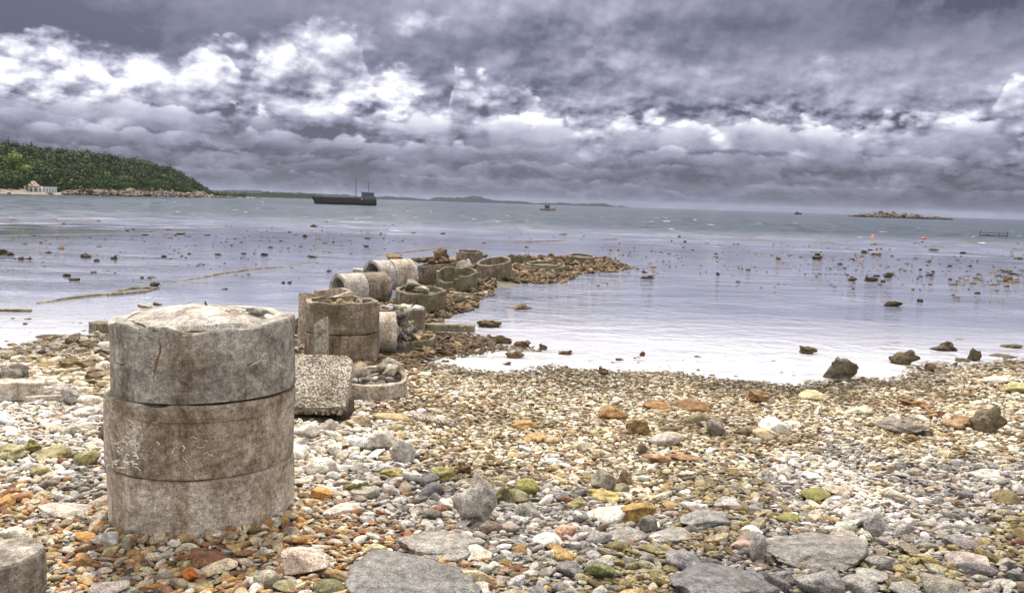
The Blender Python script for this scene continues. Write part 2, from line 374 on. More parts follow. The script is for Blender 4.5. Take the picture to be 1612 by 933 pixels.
C_TAN2 = concrete_mat('concrete_pale_tan', (.60,.55,.48),(.42,.37,.31),(.24,.20,.16), rust=.3)
C_BROWN = concrete_mat('concrete_brown', (.66,.59,.49),(.42,.35,.27),(.16,.12,.08), rust=.5)
C_PALE = concrete_mat('concrete_pale', (.76,.68,.58),(.55,.47,.385),(.29,.235,.18), rust=.3)
C_CAP = concrete_mat('concrete_cap', (.74,.69,.62),(.50,.45,.40),(.22,.18,.16), rust=.4)
C_RING = concrete_mat('concrete_ring', (.38,.31,.23),(.22,.175,.125),(.10,.08,.058), rust=.5)
C_MOSS = concrete_mat('concrete_mossy', (.34,.29,.21),(.19,.16,.11),(.075,.062,.043), green=(.13,.12,.055), rust=.35)
C_AGG = concrete_mat('concrete_aggregate', (.52,.46,.38),(.42,.37,.30),(.30,.26,.21), rust=.1, aggregate=True)
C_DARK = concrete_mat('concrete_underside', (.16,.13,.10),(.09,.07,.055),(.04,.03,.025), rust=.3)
CRACK = plain('crack_dark', (.03,.025,.02), .9); RUSTC = plain('crack_rust', (.20,.10,.05), .9)
CRUST = plain('lime_crust', (.84,.80,.74), .8)
# ------------------------------------------------------------------ water
m, n, b = new_mat('sea_water')
pos = n.n.new('ShaderNodeNewGeometry').outputs['Position']; X, Y, _ = n.sep(pos)
# seabed seen through it: pale silt on the flats, weed patches, green-grey deep water beyond the bar
n1 = n.noise(n.map(pos,(.35,.8,1)), 1, 5, .6); n2 = n.noise(n.map(pos,(.03,.16,1)), 1, 6, .65, .5)
deep = n.mr(n.m('ADD', Y, n.m('MULTIPLY', n.m('SUBTRACT',n2,.5), 26)), 44, 78)
shal = n.ramp(n1, [(.3,(.11,.12,.165)),(.55,(.18,.19,.26)),(.75,(.26,.27,.34))])
near = n.mr(n.m('ADD', Y, n.m('MULTIPLY', n.m('SUBTRACT',n1,.5), 3)), 15.5, 8.7)
shal = n.mix(n.m('MULTIPLY',near,.85), shal, (.67,.655,.68))
sea = n.mix(n.mr(n2,.35,.65), (.014,.028,.040), (.026,.046,.058))
sea = n.mix(n.mr(Y,160,900), sea, (.022,.032,.042))
c = n.mix(deep, shal, sea)
weed = n.m('MULTIPLY', n.mr(n.noise(n.map(pos,(.07,.34,1),(1.3,.2,0)),1,6,.62,.4),.60,.70), n.mr(Y,18,26))
c = n.mix(n.m('MULTIPLY',weed,n.mr(Y,60,45)), c, (.13,.125,.085))
# breaking crests at the bar and out on the open water
cr = n.noise(n.map(pos,(.34,.55,1),(0,3,0)), 1, 7, .62, .2)
foam = n.m('MULTIPLY', n.mr(cr,.655,.70), n.m('MULTIPLY', n.mr(Y,42,60), n.mr(Y,230,110)))
c = n.mix(foam, c, (.8,.82,.84))
n.put(b,'Base Color',c)
n.put(b,'Roughness', n.m('ADD', n.mr(Y,30,90,.03,.12), n.m('MULTIPLY',foam,.5)))
b.inputs['IOR'].default_value = 1.33; n.put(b,'Specular IOR Level', n.mr(Y,40,90,.8,.16))
w1 = n.noise(n.map(pos,(3.0,3.4,1),(0,0,0),(0,0,R(8))), 1, 4, .55, .3)
w2 = n.noise(n.map(pos,(10,12,1),(0,0,0),(0,0,R(-10))), 1, 3, .5, .2)
patch = n.mr(n.noise(n.map(pos,(.22,.5,1)),1,3,.5),.40,.60)
ampn = n.m('MULTIPLY', n.mr(Y,20,34,1.,.10), n.m('ADD',.35,n.m('MULTIPLY',patch,.65)))
ampn = n.m('MULTIPLY', ampn, n.mr(X,-3.5,0.5,.35,1.))
hn = n.m('MULTIPLY', n.m('ADD', n.m('MULTIPLY',w1,.9), n.m('MULTIPLY',w2,.16)), n.m('MULTIPLY',ampn,.075))
w3 = n.noise(n.map(pos,(.28,.95,1)), 1, 6, .62, .5)
w4 = n.noise(n.map(pos,(1.2,3.4,1)), 1, 4, .6)
hf = n.m('MULTIPLY', n.m('ADD', n.m('MULTIPLY',w3,.22), n.m('MULTIPLY',w4,.10)), n.mr(Y,38,75,.0,1.))
bp = n.n.new('ShaderNodeBump'); bp.inputs['Strength'].default_value = 1; bp.inputs['Distance'].default_value = 1
n.put(bp,'Height', n.m('ADD',hn,hf)); n.put(b,'Normal',bp.outputs[0])
WATER = m
# one sheet: calm over the flats, real small waves beyond the bar, then flat out to the horizon
rad = np.concatenate([np.array([.5,4,8,14,20,27,33]), np.arange(36,60,.45), np.arange(60,120,.6), np.geomspace(120,420,330), np.geomspace(430,9500,34)])
ang = np.radians(np.linspace(-38,38,860)); RR, AA = np.meshgrid(rad, ang, indexing='ij'); wx_, wy_ = RR*np.sin(AA), RR*np.cos(AA)
wr = np.random.default_rng(8); wz = np.zeros_like(RR)
for q in range(46):
    lam = math.exp(wr.uniform(math.log(1.3),math.log(7.5))); th = wr.normal(0,.55); k_ = 2*math.pi/lam
    am = .011*(lam/2.2)**.8*min(1,lam/1.6)
    fade = np.clip((lam*55-RR)/(lam*25),0,1)              # short waves die out where the mesh can no longer carry them
    wz += am*fade*np.sin(k_*(wx_*math.sin(th)+wy_*math.cos(th))+wr.uniform(0,6.28))
amp_ = np.interp(RR,[40,52,80,140,500,1200],[0,.28,.55,1.,1.,0])
roll = sum(a_*np.sin(2*math.pi*(wy_+.12*wx_+2.0*np.sin(wx_*.05+p_)+.7*np.sin(wx_*.19+p_*2))/l_+p_) for a_,l_,p_ in ((.03,8.5,.3),(.018,5.1,2.),(.012,3.2,4.)))
roll = np.where(roll>0, roll*1.2, roll*.7)*np.interp(RR,[36,44,70,130],[0,1,.8,0])*(.55+.45*np.sin(wx_*.07+wy_*.11+1))
edge_ = np.clip((math.radians(37.5)-np.abs(AA))/math.radians(3),0,1)
wz = (wz*amp_ + roll)*edge_
NR_, NC_ = RR.shape; i_ = (np.arange(NR_-1)[:,None]*NC_+np.arange(NC_-1)[None,:]).ravel()
Vw_ = np.stack([wx_.ravel(),wy_.ravel(),wz.ravel()],1); Fw_ = np.stack([i_+NC_,i_+NC_+1,i_+1,i_],1)
a0, a1_ = 0, NC_-1; o0, o1 = (NR_-1)*NC_, NR_*NC_-1; nb0 = len(Vw_)
Vw_ = np.concatenate([Vw_, [(-9000,-30,0),(9000,-30,0),(0,-30,0)]])
Fw_ = np.concatenate([Fw_, [(nb0,nb0+2,a0,o0),(nb0+2,nb0+1,o1,a1_),(nb0+2,a1_,a0,nb0+2)][:2]])
wat = np_mesh('water', Vw_, Fw_, WATER)
meta(wat, kind='structure')

# ------------------------------------------------------------------ ground under the stones, one sheet running out below the water
m, n, b = new_mat('gravel')
pos = n.n.new('ShaderNodeNewGeometry').outputs['Position']; X, Y, Z = n.sep(pos)
f1 = n.noise(pos,3,5,.6); f2 = n.noise(pos,45,6,.7); vo = n.vor(pos,55); vc = n.vor(pos,55,out='Color')
c = n.ramp(f1,[(.3,(.15,.115,.075)),(.55,(.27,.215,.145)),(.75,(.36,.30,.22))])
c = n.mix(.5, c, n.mix(1., c, n.ramp(n.sep(vc)[0],[(0,.35),(1,1.7)]), 'MULTIPLY'))
k = n.m('MULTIPLY', n.mr(vo,.1,.6,1.15,.3), n.mr(f2,.3,.7,.75,1.25)); c = n.mix(1., c, n.xyz(k,k,k), 'MULTIPLY')
n.put(b,'Base Color',c); b.inputs['Roughness'].default_value = .8
n.put(b,'Normal', n.bump(n.m('SUBTRACT',n.m('MULTIPLY',f2,.4),vo),1,.02)); GRAVEL = m
def grid_mesh(name, xs, ys, fz, mat):
    gx, gy = np.meshgrid(xs, ys); zz = fz(gx, gy)
    V = np.stack([gx.ravel(),gy.ravel(),zz.ravel()],1); nx, ny = len(xs), len(ys)
    i = (np.arange(ny-1)[:,None]*nx + np.arange(nx-1)[None,:]).ravel()
    return np_mesh(name, V, np.stack([i,i+1,i+nx+1,i+nx],1), mat)
xs = np.concatenate([np.linspace(-30,-8,20)[:-1], np.arange(-8,9,.06), np.linspace(9,30,20)[1:]])
ys = np.concatenate([np.arange(-6,2.4,.5), np.arange(2.4,13,.05), np.arange(13,30,.12), np.array([32,40,9000])])
g = grid_mesh('ground', xs, ys, lambda x,y: np.where((y>29)|(abs(x)>29), -.3, hgt(x,y)), GRAVEL)
# stretch the rim of the sheet far out under the sea
me = g.data; co = np.empty(len(me.vertices)*3,np.float32); me.vertices.foreach_get('co',co); co = co.reshape(-1,3)
far = (abs(co[:,0])>29.5) ; co[far,0] = np.sign(co[far,0])*9000; me.vertices.foreach_set('co',co.ravel()); me.update()
meta(g, kind='structure')

# ------------------------------------------------------------------ the air over the bay
hz = MB().box((0,4500,24),(18400,9200,54)).build('haze', bpy.data.materials.new('haze'), smooth=False)
hm = hz.data.materials[0]; hm.use_nodes = True; hm.node_tree.nodes.clear(); n = NT(hm.node_tree)
pv = n.n.new('ShaderNodeVolumePrincipled'); pv.inputs['Color'].default_value = (.62,.70,.92,1); pv.inputs['Density'].default_value = .00006; pv.inputs['Anisotropy'].default_value = .2
ho = n.n.new('ShaderNodeOutputMaterial'); n.l.new(pv.outputs[0], ho.inputs['Volume']); meta(hz, kind='stuff')

# low mud and weed banks just awash on the flats
m, n, bb = new_mat('weed_mud'); pos = n.n.new('ShaderNodeNewGeometry').outputs['Position']
f = n.noise(n.map(pos,(1,3,1)),1.5,6,.65); n.put(bb,'Base Color', n.ramp(f,[(.3,(.05,.048,.028)),(.6,(.12,.11,.07)),(.8,(.2,.19,.15))])); bb.inputs['Roughness'].default_value = .8; bb.inputs['Specular IOR Level'].default_value = .1
bs = random.Random(4)
for (x0_,x1_,y0_,y1_,th_) in [(-120,255,373,367,5.5),(-60,90,346,344,1.6),(-30,100,357,356,1.4),(90,190,348,347,1.0),(1110,1400,376,383,1.3),(1380,1660,384,394,1.5),(1180,1300,382,385,1.0),(990,1130,374,377,1.0),(1420,1640,377,383,1.2),(560,700,372,369,.9),(250,420,360,358,.9)]:
    V_, F_ = [], []; N_ = 90
    for i in range(N_+1):
        f_ = i/N_; px_ = x0_+(x1_-x0_)*f_; py_ = y0_+(y1_-y0_)*f_+bs.uniform(-.25,.25); w_ = th_*math.sin(math.pi*f_)**.5*bs.uniform(.55,1.2)+.05
        p_, q_ = at(px_,py_+w_/2), at(px_,py_-w_/2)
        V_ += [(p_.x,p_.y,-.02),((p_.x+q_.x)/2,(p_.y+q_.y)/2,.018*bs.uniform(.4,1)),(q_.x,q_.y,-.02)]
        if i: k_ = 3*i; F_ += [(k_-3,k_,k_+1,k_-2),(k_-2,k_+1,k_+2,k_-1)]
    meta(np_mesh('mud_bank', V_, F_, m), kind='structure')
# ------------------------------------------------------------------ stone shapes
def ico(sub):
    bm = bmesh.new(); bmesh.ops.create_icosphere(bm, subdivisions=sub, radius=1)
    bm.verts.index_update()
    V = np.array([v.co[:] for v in bm.verts]); Fc = np.array([[v.index for v in f.verts] for f in bm.faces]); bm.free(); return V, Fc
ICO = {s: ico(s) for s in (1,2,3,4,5)}
def stone_shape(V, seed, rough=0.0, facets=9):
    r = np.random.default_rng(seed)
    P = V.copy(); P *= (1 + .16*SN(3,8,1.2,2.6,seed)(V))[:,None]
    for _ in range(facets):                          # worn flats
        nn = r.normal(size=3); nn /= np.linalg.norm(nn); dd = r.uniform(.55,.85)
        q = P @ nn; over = np.maximum(q-dd,0); P -= nn*(over*.85)[:,None]
    if rough > 0:
        a = SN(3,14,4,11,seed+1)(V); c = np.abs(SN(3,10,3,7,seed+2)(V)); e = np.abs(SN(3,12,8,18,seed+3)(V))
        P *= (1 + rough*(.16*a - .20*(1-np.clip(c,0,1))**3 - .10*(1-np.clip(e*1.3,0,1))**2))[:,None]
    else:
        P *= (1 + .025*SN(3,12,5,14,seed+1)(V))[:,None]
    P -= (P.max(0)+P.min(0))/2; return P/(np.abs(P).max(0))
NPROTO = 28
def protos(sub, rough, facets, s0): return [stone_shape(ICO[sub][0], s0+i, rough, facets) for i in range(NPROTO)]
SM = {s: protos(s,0,9,100) for s in (1,2,3,4)}      # smooth pebbles
RG = {s: protos(s,1.,5,300) for s in (2,3,4,5)}     # pitted coral lumps
AN = {s: protos(s,.35,14,500) for s in (2,3,4,5)}   # angular broken blocks
def rotm(rx, ry, rz):
    return np.array(Euler((rx,ry,rz)).to_matrix())
def stone_verts(fam, sub, k, size, rot, pos):
    return (fam[sub][k] * np.array(size)/2) @ rotm(*rot).T + np.array(pos)

# ------------------------------------------------------------------ colour and size of the beach by where it lies
def C(*h): return [lin(int(x[0:2],16),int(x[2:4],16),int(x[4:6],16)) for x in h]
PAL = dict(
 white=C('ebe4da','ded6ca','d2c9bc','f0ebe2','c7bfb4','cdbfa8','b8ab9b'),
 grey=C('b4aea8','a39d97','c4beb7','8f8a85','7d7976','d0cac2','b1a596','96897a'),
 gold=C('e2d6be','cfbf9f','bba887','a08a68','ebe2ce','ab9473','857154','dccfb4','f0e8d8','c6bbab','998b74','7b6a52'),
 rust=C('b4905f','a07552','c4a678','946a52','c4b496','d2c6b2','8d7256','b9a98e','c4935a','c8bfb2','aca298','dcd3c4','c9b68f','b8a07a'),
 dark=C('8a8683','77726f','9a9590','a89f95','6d6864','b3aca4','8c7d6c'),
 olive=C('9c9068','8a7b55','a89a72','8f8a80','b0a68e','a39b90','7c6b48'),
 rub=C('7e6547','6b5439','8d7554','5a4630','9b8260','a88f6c','6f5c44'))
ANCH = [ # photo px, size in cm, palette
 (60,620,6,'white'),(60,580,9.4,'gold'),(130,600,9.4,'gold'),(20,680,7,'white'),(110,680,7,'white'),(60,740,8,'white'),(130,760,8,'grey'),(20,790,7,'rust'),(130,840,6,'rust'),
 (110,900,6,'rust'),(220,890,6,'rust'),(330,900,7,'rust'),(420,900,8,'rust'),(560,860,5,'rust'),(480,840,6,'rust'),(640,900,5,'rust'),
 (500,690,10,'white'),(560,700,11,'white'),(600,680,7,'white'),(500,760,10,'white'),(560,760,8,'grey'),(620,780,7,'grey'),(480,800,7,'rust'),
 (620,660,5.9,'gold'),(700,620,4.7,'gold'),(700,690,5.3,'gold'),(820,600,4.0,'gold'),(820,660,4.2,'gold'),(960,620,3.8,'gold'),(960,680,4.7,'gold'),(900,730,5.3,'gold'),
 (1100,620,3.8,'gold'),(1100,700,5.3,'gold'),(1250,630,4.0,'gold'),(1250,690,5.0,'gold'),(1400,620,4.2,'gold'),(1400,690,5.0,'gold'),(1550,620,4.7,'gold'),(1550,690,5.4,'gold'),(1330,720,5,'grey'),
 (700,800,7,'grey'),(800,800,7,'grey'),(760,740,5.9,'gold'),(900,800,6.5,'grey'),(1000,780,7.1,'gold'),(1000,830,7,'grey'),(900,880,7.5,'grey'),(1000,900,7,'olive'),(1100,850,7,'olive'),(1150,780,6,'olive'),
 (1200,880,7,'dark'),(1250,760,6,'grey'),(1350,780,6.5,'white'),(1450,760,6,'grey'),(1300,740,6,'white'),(1560,760,6,'grey'),(1400,840,7,'grey'),(1500,840,7,'grey'),(1590,860,7,'olive'),(1450,900,7.5,'olive'),(1300,900,8,'dark'),(1560,920,7,'dark'),
 (720,540,6,'rub'),(680,520,6,'rub'),(760,470,8,'rub'),(900,415,11,'rub'),(820,440,9,'rub'),(640,560,7,'rub'),(600,500,8,'rub'),(720,585,4.7,'gold')]
AX = np.array([a[0] for a in ANCH],float); AY = np.array([a[1] for a in ANCH],float); AS = np.array([a[2] for a in ANCH],float)/100
PN = list(PAL); AP = np.array([PN.index(a[3]) for a in ANCH])
def zone(px, py):
    dd = (px[:,None]-AX)**2/1.6 + ((py[:,None]-AY)*1.5)**2 + 200
    w = 1/dd**2; w /= w.sum(1)[:,None]
    size = w @ AS
    pw = np.zeros((len(px),len(PN)))
    for i in range(len(PN)): pw[:,i] = w[:,AP==i].sum(1)
    return size, pw
# ------------------------------------------------------------------ occupancy of the ground, so stones lie side by side
OX, OY, OD = -9.0, 2.4, .01
occ = np.zeros((3000, 1900), bool)                    # y, x
def occ_disc(x, y, r, test_only=False, thr=.25):
    i0, i1 = int((y-r-OY)/OD), int((y+r-OY)/OD)+1; j0, j1 = int((x-r-OX)/OD), int((x+r-OX)/OD)+1
    if i0 < 0 or j0 < 0 or i1 >= occ.shape[0] or j1 >= occ.shape[1]: return False
    sub = occ[i0:i1, j0:j1]
    gy, gx = np.ogrid[i0:i1, j0:j1]
    disc = ((gx+.5)*OD+OX-x)**2 + ((gy+.5)*OD+OY-y)**2 <= r*r
    if test_only:
        nd = disc.sum(); return nd == 0 or (sub & disc).sum() <= thr*nd
    sub |= disc; return True
def occ_box(x, y, hx, hy):
    i0, i1 = max(0,int((y-hy-OY)/OD)), int((y+hy-OY)/OD)+1; j0, j1 = max(0,int((x-hx-OX)/OD)), int((x+hx-OX)/OD)+1
    occ[i0:i1, j0:j1] = True
LANDMARKS = []                                        # (x, y, words) used to say where a loose stone lies
INDIV = []                                            # every stone that is an object of its own
def colour_word(c):
    r,g_,b_ = [q**(1/2.2) for q in c]; l = (r+g_+b_)/3; s = max(r,g_,b_)-min(r,g_,b_)
    if s < .07: return 'white' if l > .78 else 'pale grey' if l > .66 else 'grey' if l > .52 else 'dark grey'
    if r > g_*1.24: return 'rust orange' if l > .42 else 'dark rust'
    if s > .18 and l < .6: return 'brown'
    return 'cream' if l > .78 else 'sandy' if l > .62 else 'tan' if l > .5 else 'brown'
def stone(name, px, py, w, h, fam, col, label, cat, group=None, rot=None, flat=.6, deep=1.0, sub=4, sink=.18, k=None, P=None, mark=None, z=None, stamp=True):
    """a single stone seen at photo pixel (px, py = its middle), w x h photo pixels in the image"""
    if P is None: P = on(px, py+h*.35)
    s = mpp(P); L = w*s
    el = math.atan2(CAMZ-P.z, math.hypot(P.x,P.y)); D = L*deep
    H = max(.018, (h*s - D*math.sin(el)*.75)/math.cos(el))*1.15
    H = max(H, L*flat*.55)
    if rot is None: rot = (random.uniform(-.15,.15),random.uniform(-.12,.12),random.choice((0,math.pi))+random.uniform(-.3,.3))
    k = random.randrange(NPROTO) if k is None else k
    V = stone_verts(fam, sub, k, (L,D,H), rot, (0,0,0))
    if sub >= 5:                                     # big ones carry their own pits and ridges
        q_ = SN(3,40,18,70,k+3)(V); q2_ = np.abs(SN(3,20,9,26,k+4)(V)); V = V*(1+np.clip(.016*q_-.06*(1-np.clip(q2_*1.6,0,1))**2,-.09,.05)[:,None])
    zc = (P.z if z is None else z) + H*(.5-sink)
    loc = Vector((P.x, P.y, zc))
    nz = SN(3,6,3/L,9/L,k+7)(V)
    cc = np.clip(np.array(col)[None,:]*(1+.10*nz[:,None]),.01,.85)
    o = np_mesh(name, V, ICO[sub][1], STONE, col=cc, loc=loc); meta(o, label, cat, group)
    if stamp: occ_disc(P.x, P.y, min(L,D)*.42)
    if mark: LANDMARKS.append((P.x, P.y, mark))
    return o
# ------------------------------------------------------------------ concrete well rings
def lathe_ring(r, th, h, n=72, seed=0, wob=.004, top=None, bot=None, gap=None, base=0.0, levels=10, bulge=0, rr_in=None, chip=.006):
    """hollow ring standing on z=base; top(theta) lowers the rim, gap=(a0,a1) leaves an arc out"""
    nz = SN(3,18,6,26,seed); nch = SN(3,14,14,40,seed+5)
    V, Fc = [], []; full = gap is None
    th0, th1 = (0, 2*math.pi) if full else (gap[1], gap[0]+2*math.pi)
    cnt = n if full else n+1
    prof = [(r, 0)] + [(r, k/levels) for k in range(1,levels)] + [(r,1.0),(r-.008,1.0)] + [(r-th+.008,1.0),(r-th,1.0)] + [(r-th,1-k/4) for k in range(1,5)]
    prof[levels] = (r, 1.0-.012/h)
    prof[levels+3] = (r-th, 1.0-.012/h) if False else prof[levels+3]
    for i in range(cnt):
        a = th0 + (th1-th0)*i/n
        tz = h*(1 if top is None else top(a))
        for (q, z) in prof:
            p = np.array([[math.cos(a)*q, math.sin(a)*q, z*h]])
            w = float(nz(p)[0])*wob; c = 0
            if z > .93: c = -max(0,float(nch(p)[0]))*chip
            rad = q + w + (bulge*math.sin(z*math.pi) if q > r-th*.5 else 0)
            V.append((math.cos(a)*rad, math.sin(a)*rad, base + z*tz + c))
    k = len(prof)
    for i in range(cnt if full else cnt-1):
        j = (i+1) % cnt
        for q in range(k-1): Fc.append((i*k+q, j*k+q, j*k+q+1, i*k+q+1))
        Fc.append((i*k+k-1, j*k+k-1, j*k, i*k))
    if not full:
        Fc.append(tuple(range(k))[::-1]); Fc.append(tuple((cnt-1)*k+q for q in range(k)))
    return V, Fc
def fill_disc(r, z, seed, bump_=.02, n=40, rings=12, dome=0):
    V=[(0,0,z+dome)]; Fc=[]; nz=SN(2,16,4/r*.6,18/r*.6,seed)
    for q in range(1,rings+1):
        for k in range(n):
            a=2*math.pi*k/n; x,y=math.cos(a)*r*q/rings,math.sin(a)*r*q/rings
            V.append((x,y,z+float(nz(np.array([[x,y]]))[0])*bump_*(1 if q<rings else .2)+dome*(1-(q/rings)**2)))
    for k in range(n): Fc.append((0,1+k,1+(k+1)%n))
    for q in range(rings-1):
        for k in range(n):
            a=1+q*n+k; b_=1+q*n+(k+1)%n; Fc.append((a,a+n,b_+n,b_))
    return V,Fc
RINGG = 'old concrete well rings leading out from the beach'
def ring_base(px, pyb, w):
    """centre, radius and depth of an upright ring whose front foot is at (px, pyb) and which is w pixels wide"""
    Fp = on(px, pyb); s = mpp(Fp); r = w*s/2
    for _ in range(4):
        u = Vector((Fp.x,Fp.y,0)).normalized(); Cn = Vector((Fp.x,Fp.y,0)) + u*r; s = mpp((Cn.x,Cn.y,Fp.z)); r = w*s/2*.985
    return Fp, Vector((Cn.x,Cn.y,Fp.z)), r
def on_cyl(Cn, r, px, py):
    """point of the upright cylinder's near side seen at a photo pixel, in the cylinder's own frame"""
    o = Vector((0,0,CAMZ)); dr = ray(px,py)
    ox,oy = o.x-Cn.x,o.y-Cn.y; a = dr.x**2+dr.y**2; b_ = ox*dr.x+oy*dr.y; c_ = ox*ox+oy*oy-r*r
    D = b_*b_-a*c_
    if D < 0: return None
    k = (-b_-math.sqrt(D))/a; p = o+dr*k; return Vector((p.x-Cn.x,p.y-Cn.y,p.z))
# ---- the big three-ring column in front
Fp, Cn, r = ring_base(321, 851, 281)
zf = lambda py, rad=r: z_for((Cn.x-Cn.x/Cn.xy.length*rad, Cn.y-Cn.y/Cn.xy.length*rad), py)
zb = Fp.z-.10
z1, z2, z3 = zf(755), zf(637), zf(516)
colm = empty('concrete_column', (Cn.x,Cn.y,0), label='big capped column of three stacked weathered concrete rings standing among orange pebbles', cat='concrete column')
occ_disc(Cn.x,Cn.y,r*.97); LANDMARKS.append((Cn.x,Cn.y,'the big concrete column'))
def squash(VF, sx=0, sy=0, tilt=(0,0), piv=0, sh=0):
    M = Matrix.Translation((sx,sy,piv)) @ Euler((tilt[0],tilt[1],0)).to_matrix().to_4x4() @ Matrix.Translation((0,0,-piv)); return VF[0],VF[1],M
V_,F_ = lathe_ring(r*.995, .09, z1-zb-.004, seed=1, base=zb, n=128, levels=16, wob=.006, chip=.004); MB().add(V_,F_).build('bottom_ring', C_PALE, colm)
V_,F_ = lathe_ring(r*1.004, .09, z2-z1-.006, seed=2, base=z1+.004, n=128, levels=14, wob=.004, chip=.010); MB().add(V_,F_,Matrix.Translation((-.006,0,0)) @ Euler((0,.004,0)).to_matrix().to_4x4()).build('middle_ring', C_BROWN, colm)
# lip of the middle ring, sticking out at the left where the top ring sits off centre
V_,F_ = lathe_ring(r*1.021, .11, .070, seed=3, base=z2-.076, n=128, levels=6, wob=.004, chip=.008); MB().add(V_,F_,Matrix.Translation((-.004,0,0)) @ Euler((0,.004,0)).to_matrix().to_4x4()).build('lip', C_BROWN, colm)
V_,F_ = fill_disc(r*.96, z2-.012, 9, .004); MB().add(V_,F_).build('mortar_bed', C_GREY, colm)
offx = .016; rt = r*.975
tiltM = Matrix.Translation((offx,0,z2)) @ Euler((R(.2),R(-.9),0)).to_matrix().to_4x4() @ Matrix.Translation((0,0,-z2))
V_,F_ = lathe_ring(rt, .075, z3-z2-.004, seed=4, base=z2+.004, n=144, levels=16, wob=.003, chip=.012, top=lambda a: 1-.035*math.exp(-((a-math.pi*1.37)/.09)**2)); MB().add(V_,F_,tiltM).build('top_ring', C_GREY, colm)
V_,F_ = fill_disc(rt-.02, z3-.022, 12, .0105, n=96, rings=34, dome=.075); MB().add(V_,F_,tiltM).build('cap', C_CAP, colm)
inv = tiltM.inverted()
def on_dome(px, py):
    o=Vector((0,0,CAMZ)); dr=ray(px,py); z=z3+.03
    for _ in range(8):
        k=(z-CAMZ)/dr.z; p=o+dr*k; x,y=p.x-Cn.x-offx,p.y-Cn.y; z=z3-.022+.075*max(0,1-(x*x+y*y)/(rt-.02)**2)+.008
    return Vector((x+offx,y,z))
def crack(pts, rad, mat, dome=False, name='crack', cr=None, par=None, cc=None):
    P=[]
    for k in range(len(pts)-1):
        n_=max(2,int(math.hypot(pts[k+1][0]-pts[k][0],pts[k+1][1]-pts[k][1])/3.5))
        for q in range(n_):
            f=q/n_; P.append((pts[k][0]*(1-f)+pts[k+1][0]*f+random.uniform(-1.2,1.2), pts[k][1]*(1-f)+pts[k+1][1]*f+random.uniform(-1,1)))
    P.append(pts[-1])
    Q=[on_dome(*p) if dome else on_cyl(cc or (Cn+Vector((offx,0,0))), cr or rt+.0005, *p) for p in P]; Q=[q for q in Q if q]
    if not dome: Q=[q+Vector(((offx if cc is None else 0),0,0)) for q in Q]
    n_=len(Q)
    if n_<3: return
    rd=[rad*(.35+.65*math.sin(math.pi*min(1,(i+1)/n_)))*random.uniform(.6,1.3) for i in range(n_)]
    MB().tube(Q,rd,5).build(name,mat,par or colm)
crack([(249,524),(254,545),(247,570),(241,600),(237,632)],.0048,RUSTC)
crack([(182,570),(190,574),(203,571)],.003,CRACK); crack([(372,520),(385,545),(387,580),(386,628)],.0015,CRACK)
crack([(318,478),(320,490),(325,503),(323,514),(330,518)],.003,CRACK,True); crack([(250,522),(232,517),(222,514),(206,510)],.004,CRACK,True); crack([(325,506),(360,508),(400,505)],.002,CRACK,True); crack([(300,500),(270,507),(250,510)],.002,CRACK,True)
for pts in [[(388,582),(398,573),(410,567),(421,566)],[(430,568),(440,575),(449,580)],[(408,566),(414,560),(420,556)]]: crack(pts,.0022,CRUST,name='lime_vein')
# worm-tube crust scrawled on the middle ring
rr5 = random.Random(5)
cm = Cn
def squiggle(px,py,n_,st,turn,rad=.0026,r_=r+.009):
    a=rr5.uniform(0,6.28); P=[]
    for _ in range(n_):
        P.append((px,py)); a+=rr5.uniform(-turn,turn); px+=math.cos(a)*st; py+=math.sin(a)*st*.8
    Q=[on_cyl(cm,r_,*p) for p in P]; Q=[q for q in Q if q and q.z<z2-.07]
    if len(Q)>2: MB().tube(Q,rad,5).build('worm_tube',CRUST,colm)
for _ in range(44): squiggle(rr5.gauss(199,15),rr5.gauss(703,20),rr5.randint(4,9),1.9,1.7)
for _ in range(16): squiggle(rr5.gauss(235,25),rr5.gauss(715,14),rr5.randint(5,9),2.2,1.2,.0018)
for _ in range(5): squiggle(rr5.gauss(325,14),rr5.gauss(700,12),rr5.randint(4,8),2.2,.8,.0013)
for _ in range(5): squiggle(rr5.gauss(283,8),rr5.gauss(714,3),7,2.2,.6)
for _ in range(4): squiggle(rr5.gauss(255,6),rr5.gauss(660,3),6,2.5,.5)
# broken crust lumps on the cap's edge
for (px,py,w,h,mt) in [(228,481,26,8,C_BROWN),(248,478,16,7,C_MOSS),(405,489,34,11,C_GREY)]:
    q=on_dome(px,py+h*.3); s_=mpp(q+Vector((Cn.x,Cn.y,0))); V_=stone_verts(AN,4,rr5.randrange(NPROTO),(w*s_,w*s_*.7,h*s_*1.1),(0,.1,.1),q+Vector((0,0,h*s_*.2)))
    np_mesh('crust_lump',V_,ICO[4][1],mt,colm)
# pebbles banked up against the foot
rb_=random.Random(12); BANK=[]
for k in range(150):
    a_=rb_.uniform(math.pi*.98,math.pi*2.02); L=rb_.uniform(.035,.085); q_=r+L*rb_.uniform(.15,.75)
    BANK.append((Cn.x+math.cos(a_)*q_,Cn.y+math.sin(a_)*q_,L,rb_.uniform(0,.035)*(1-(q_-r)/.09)))
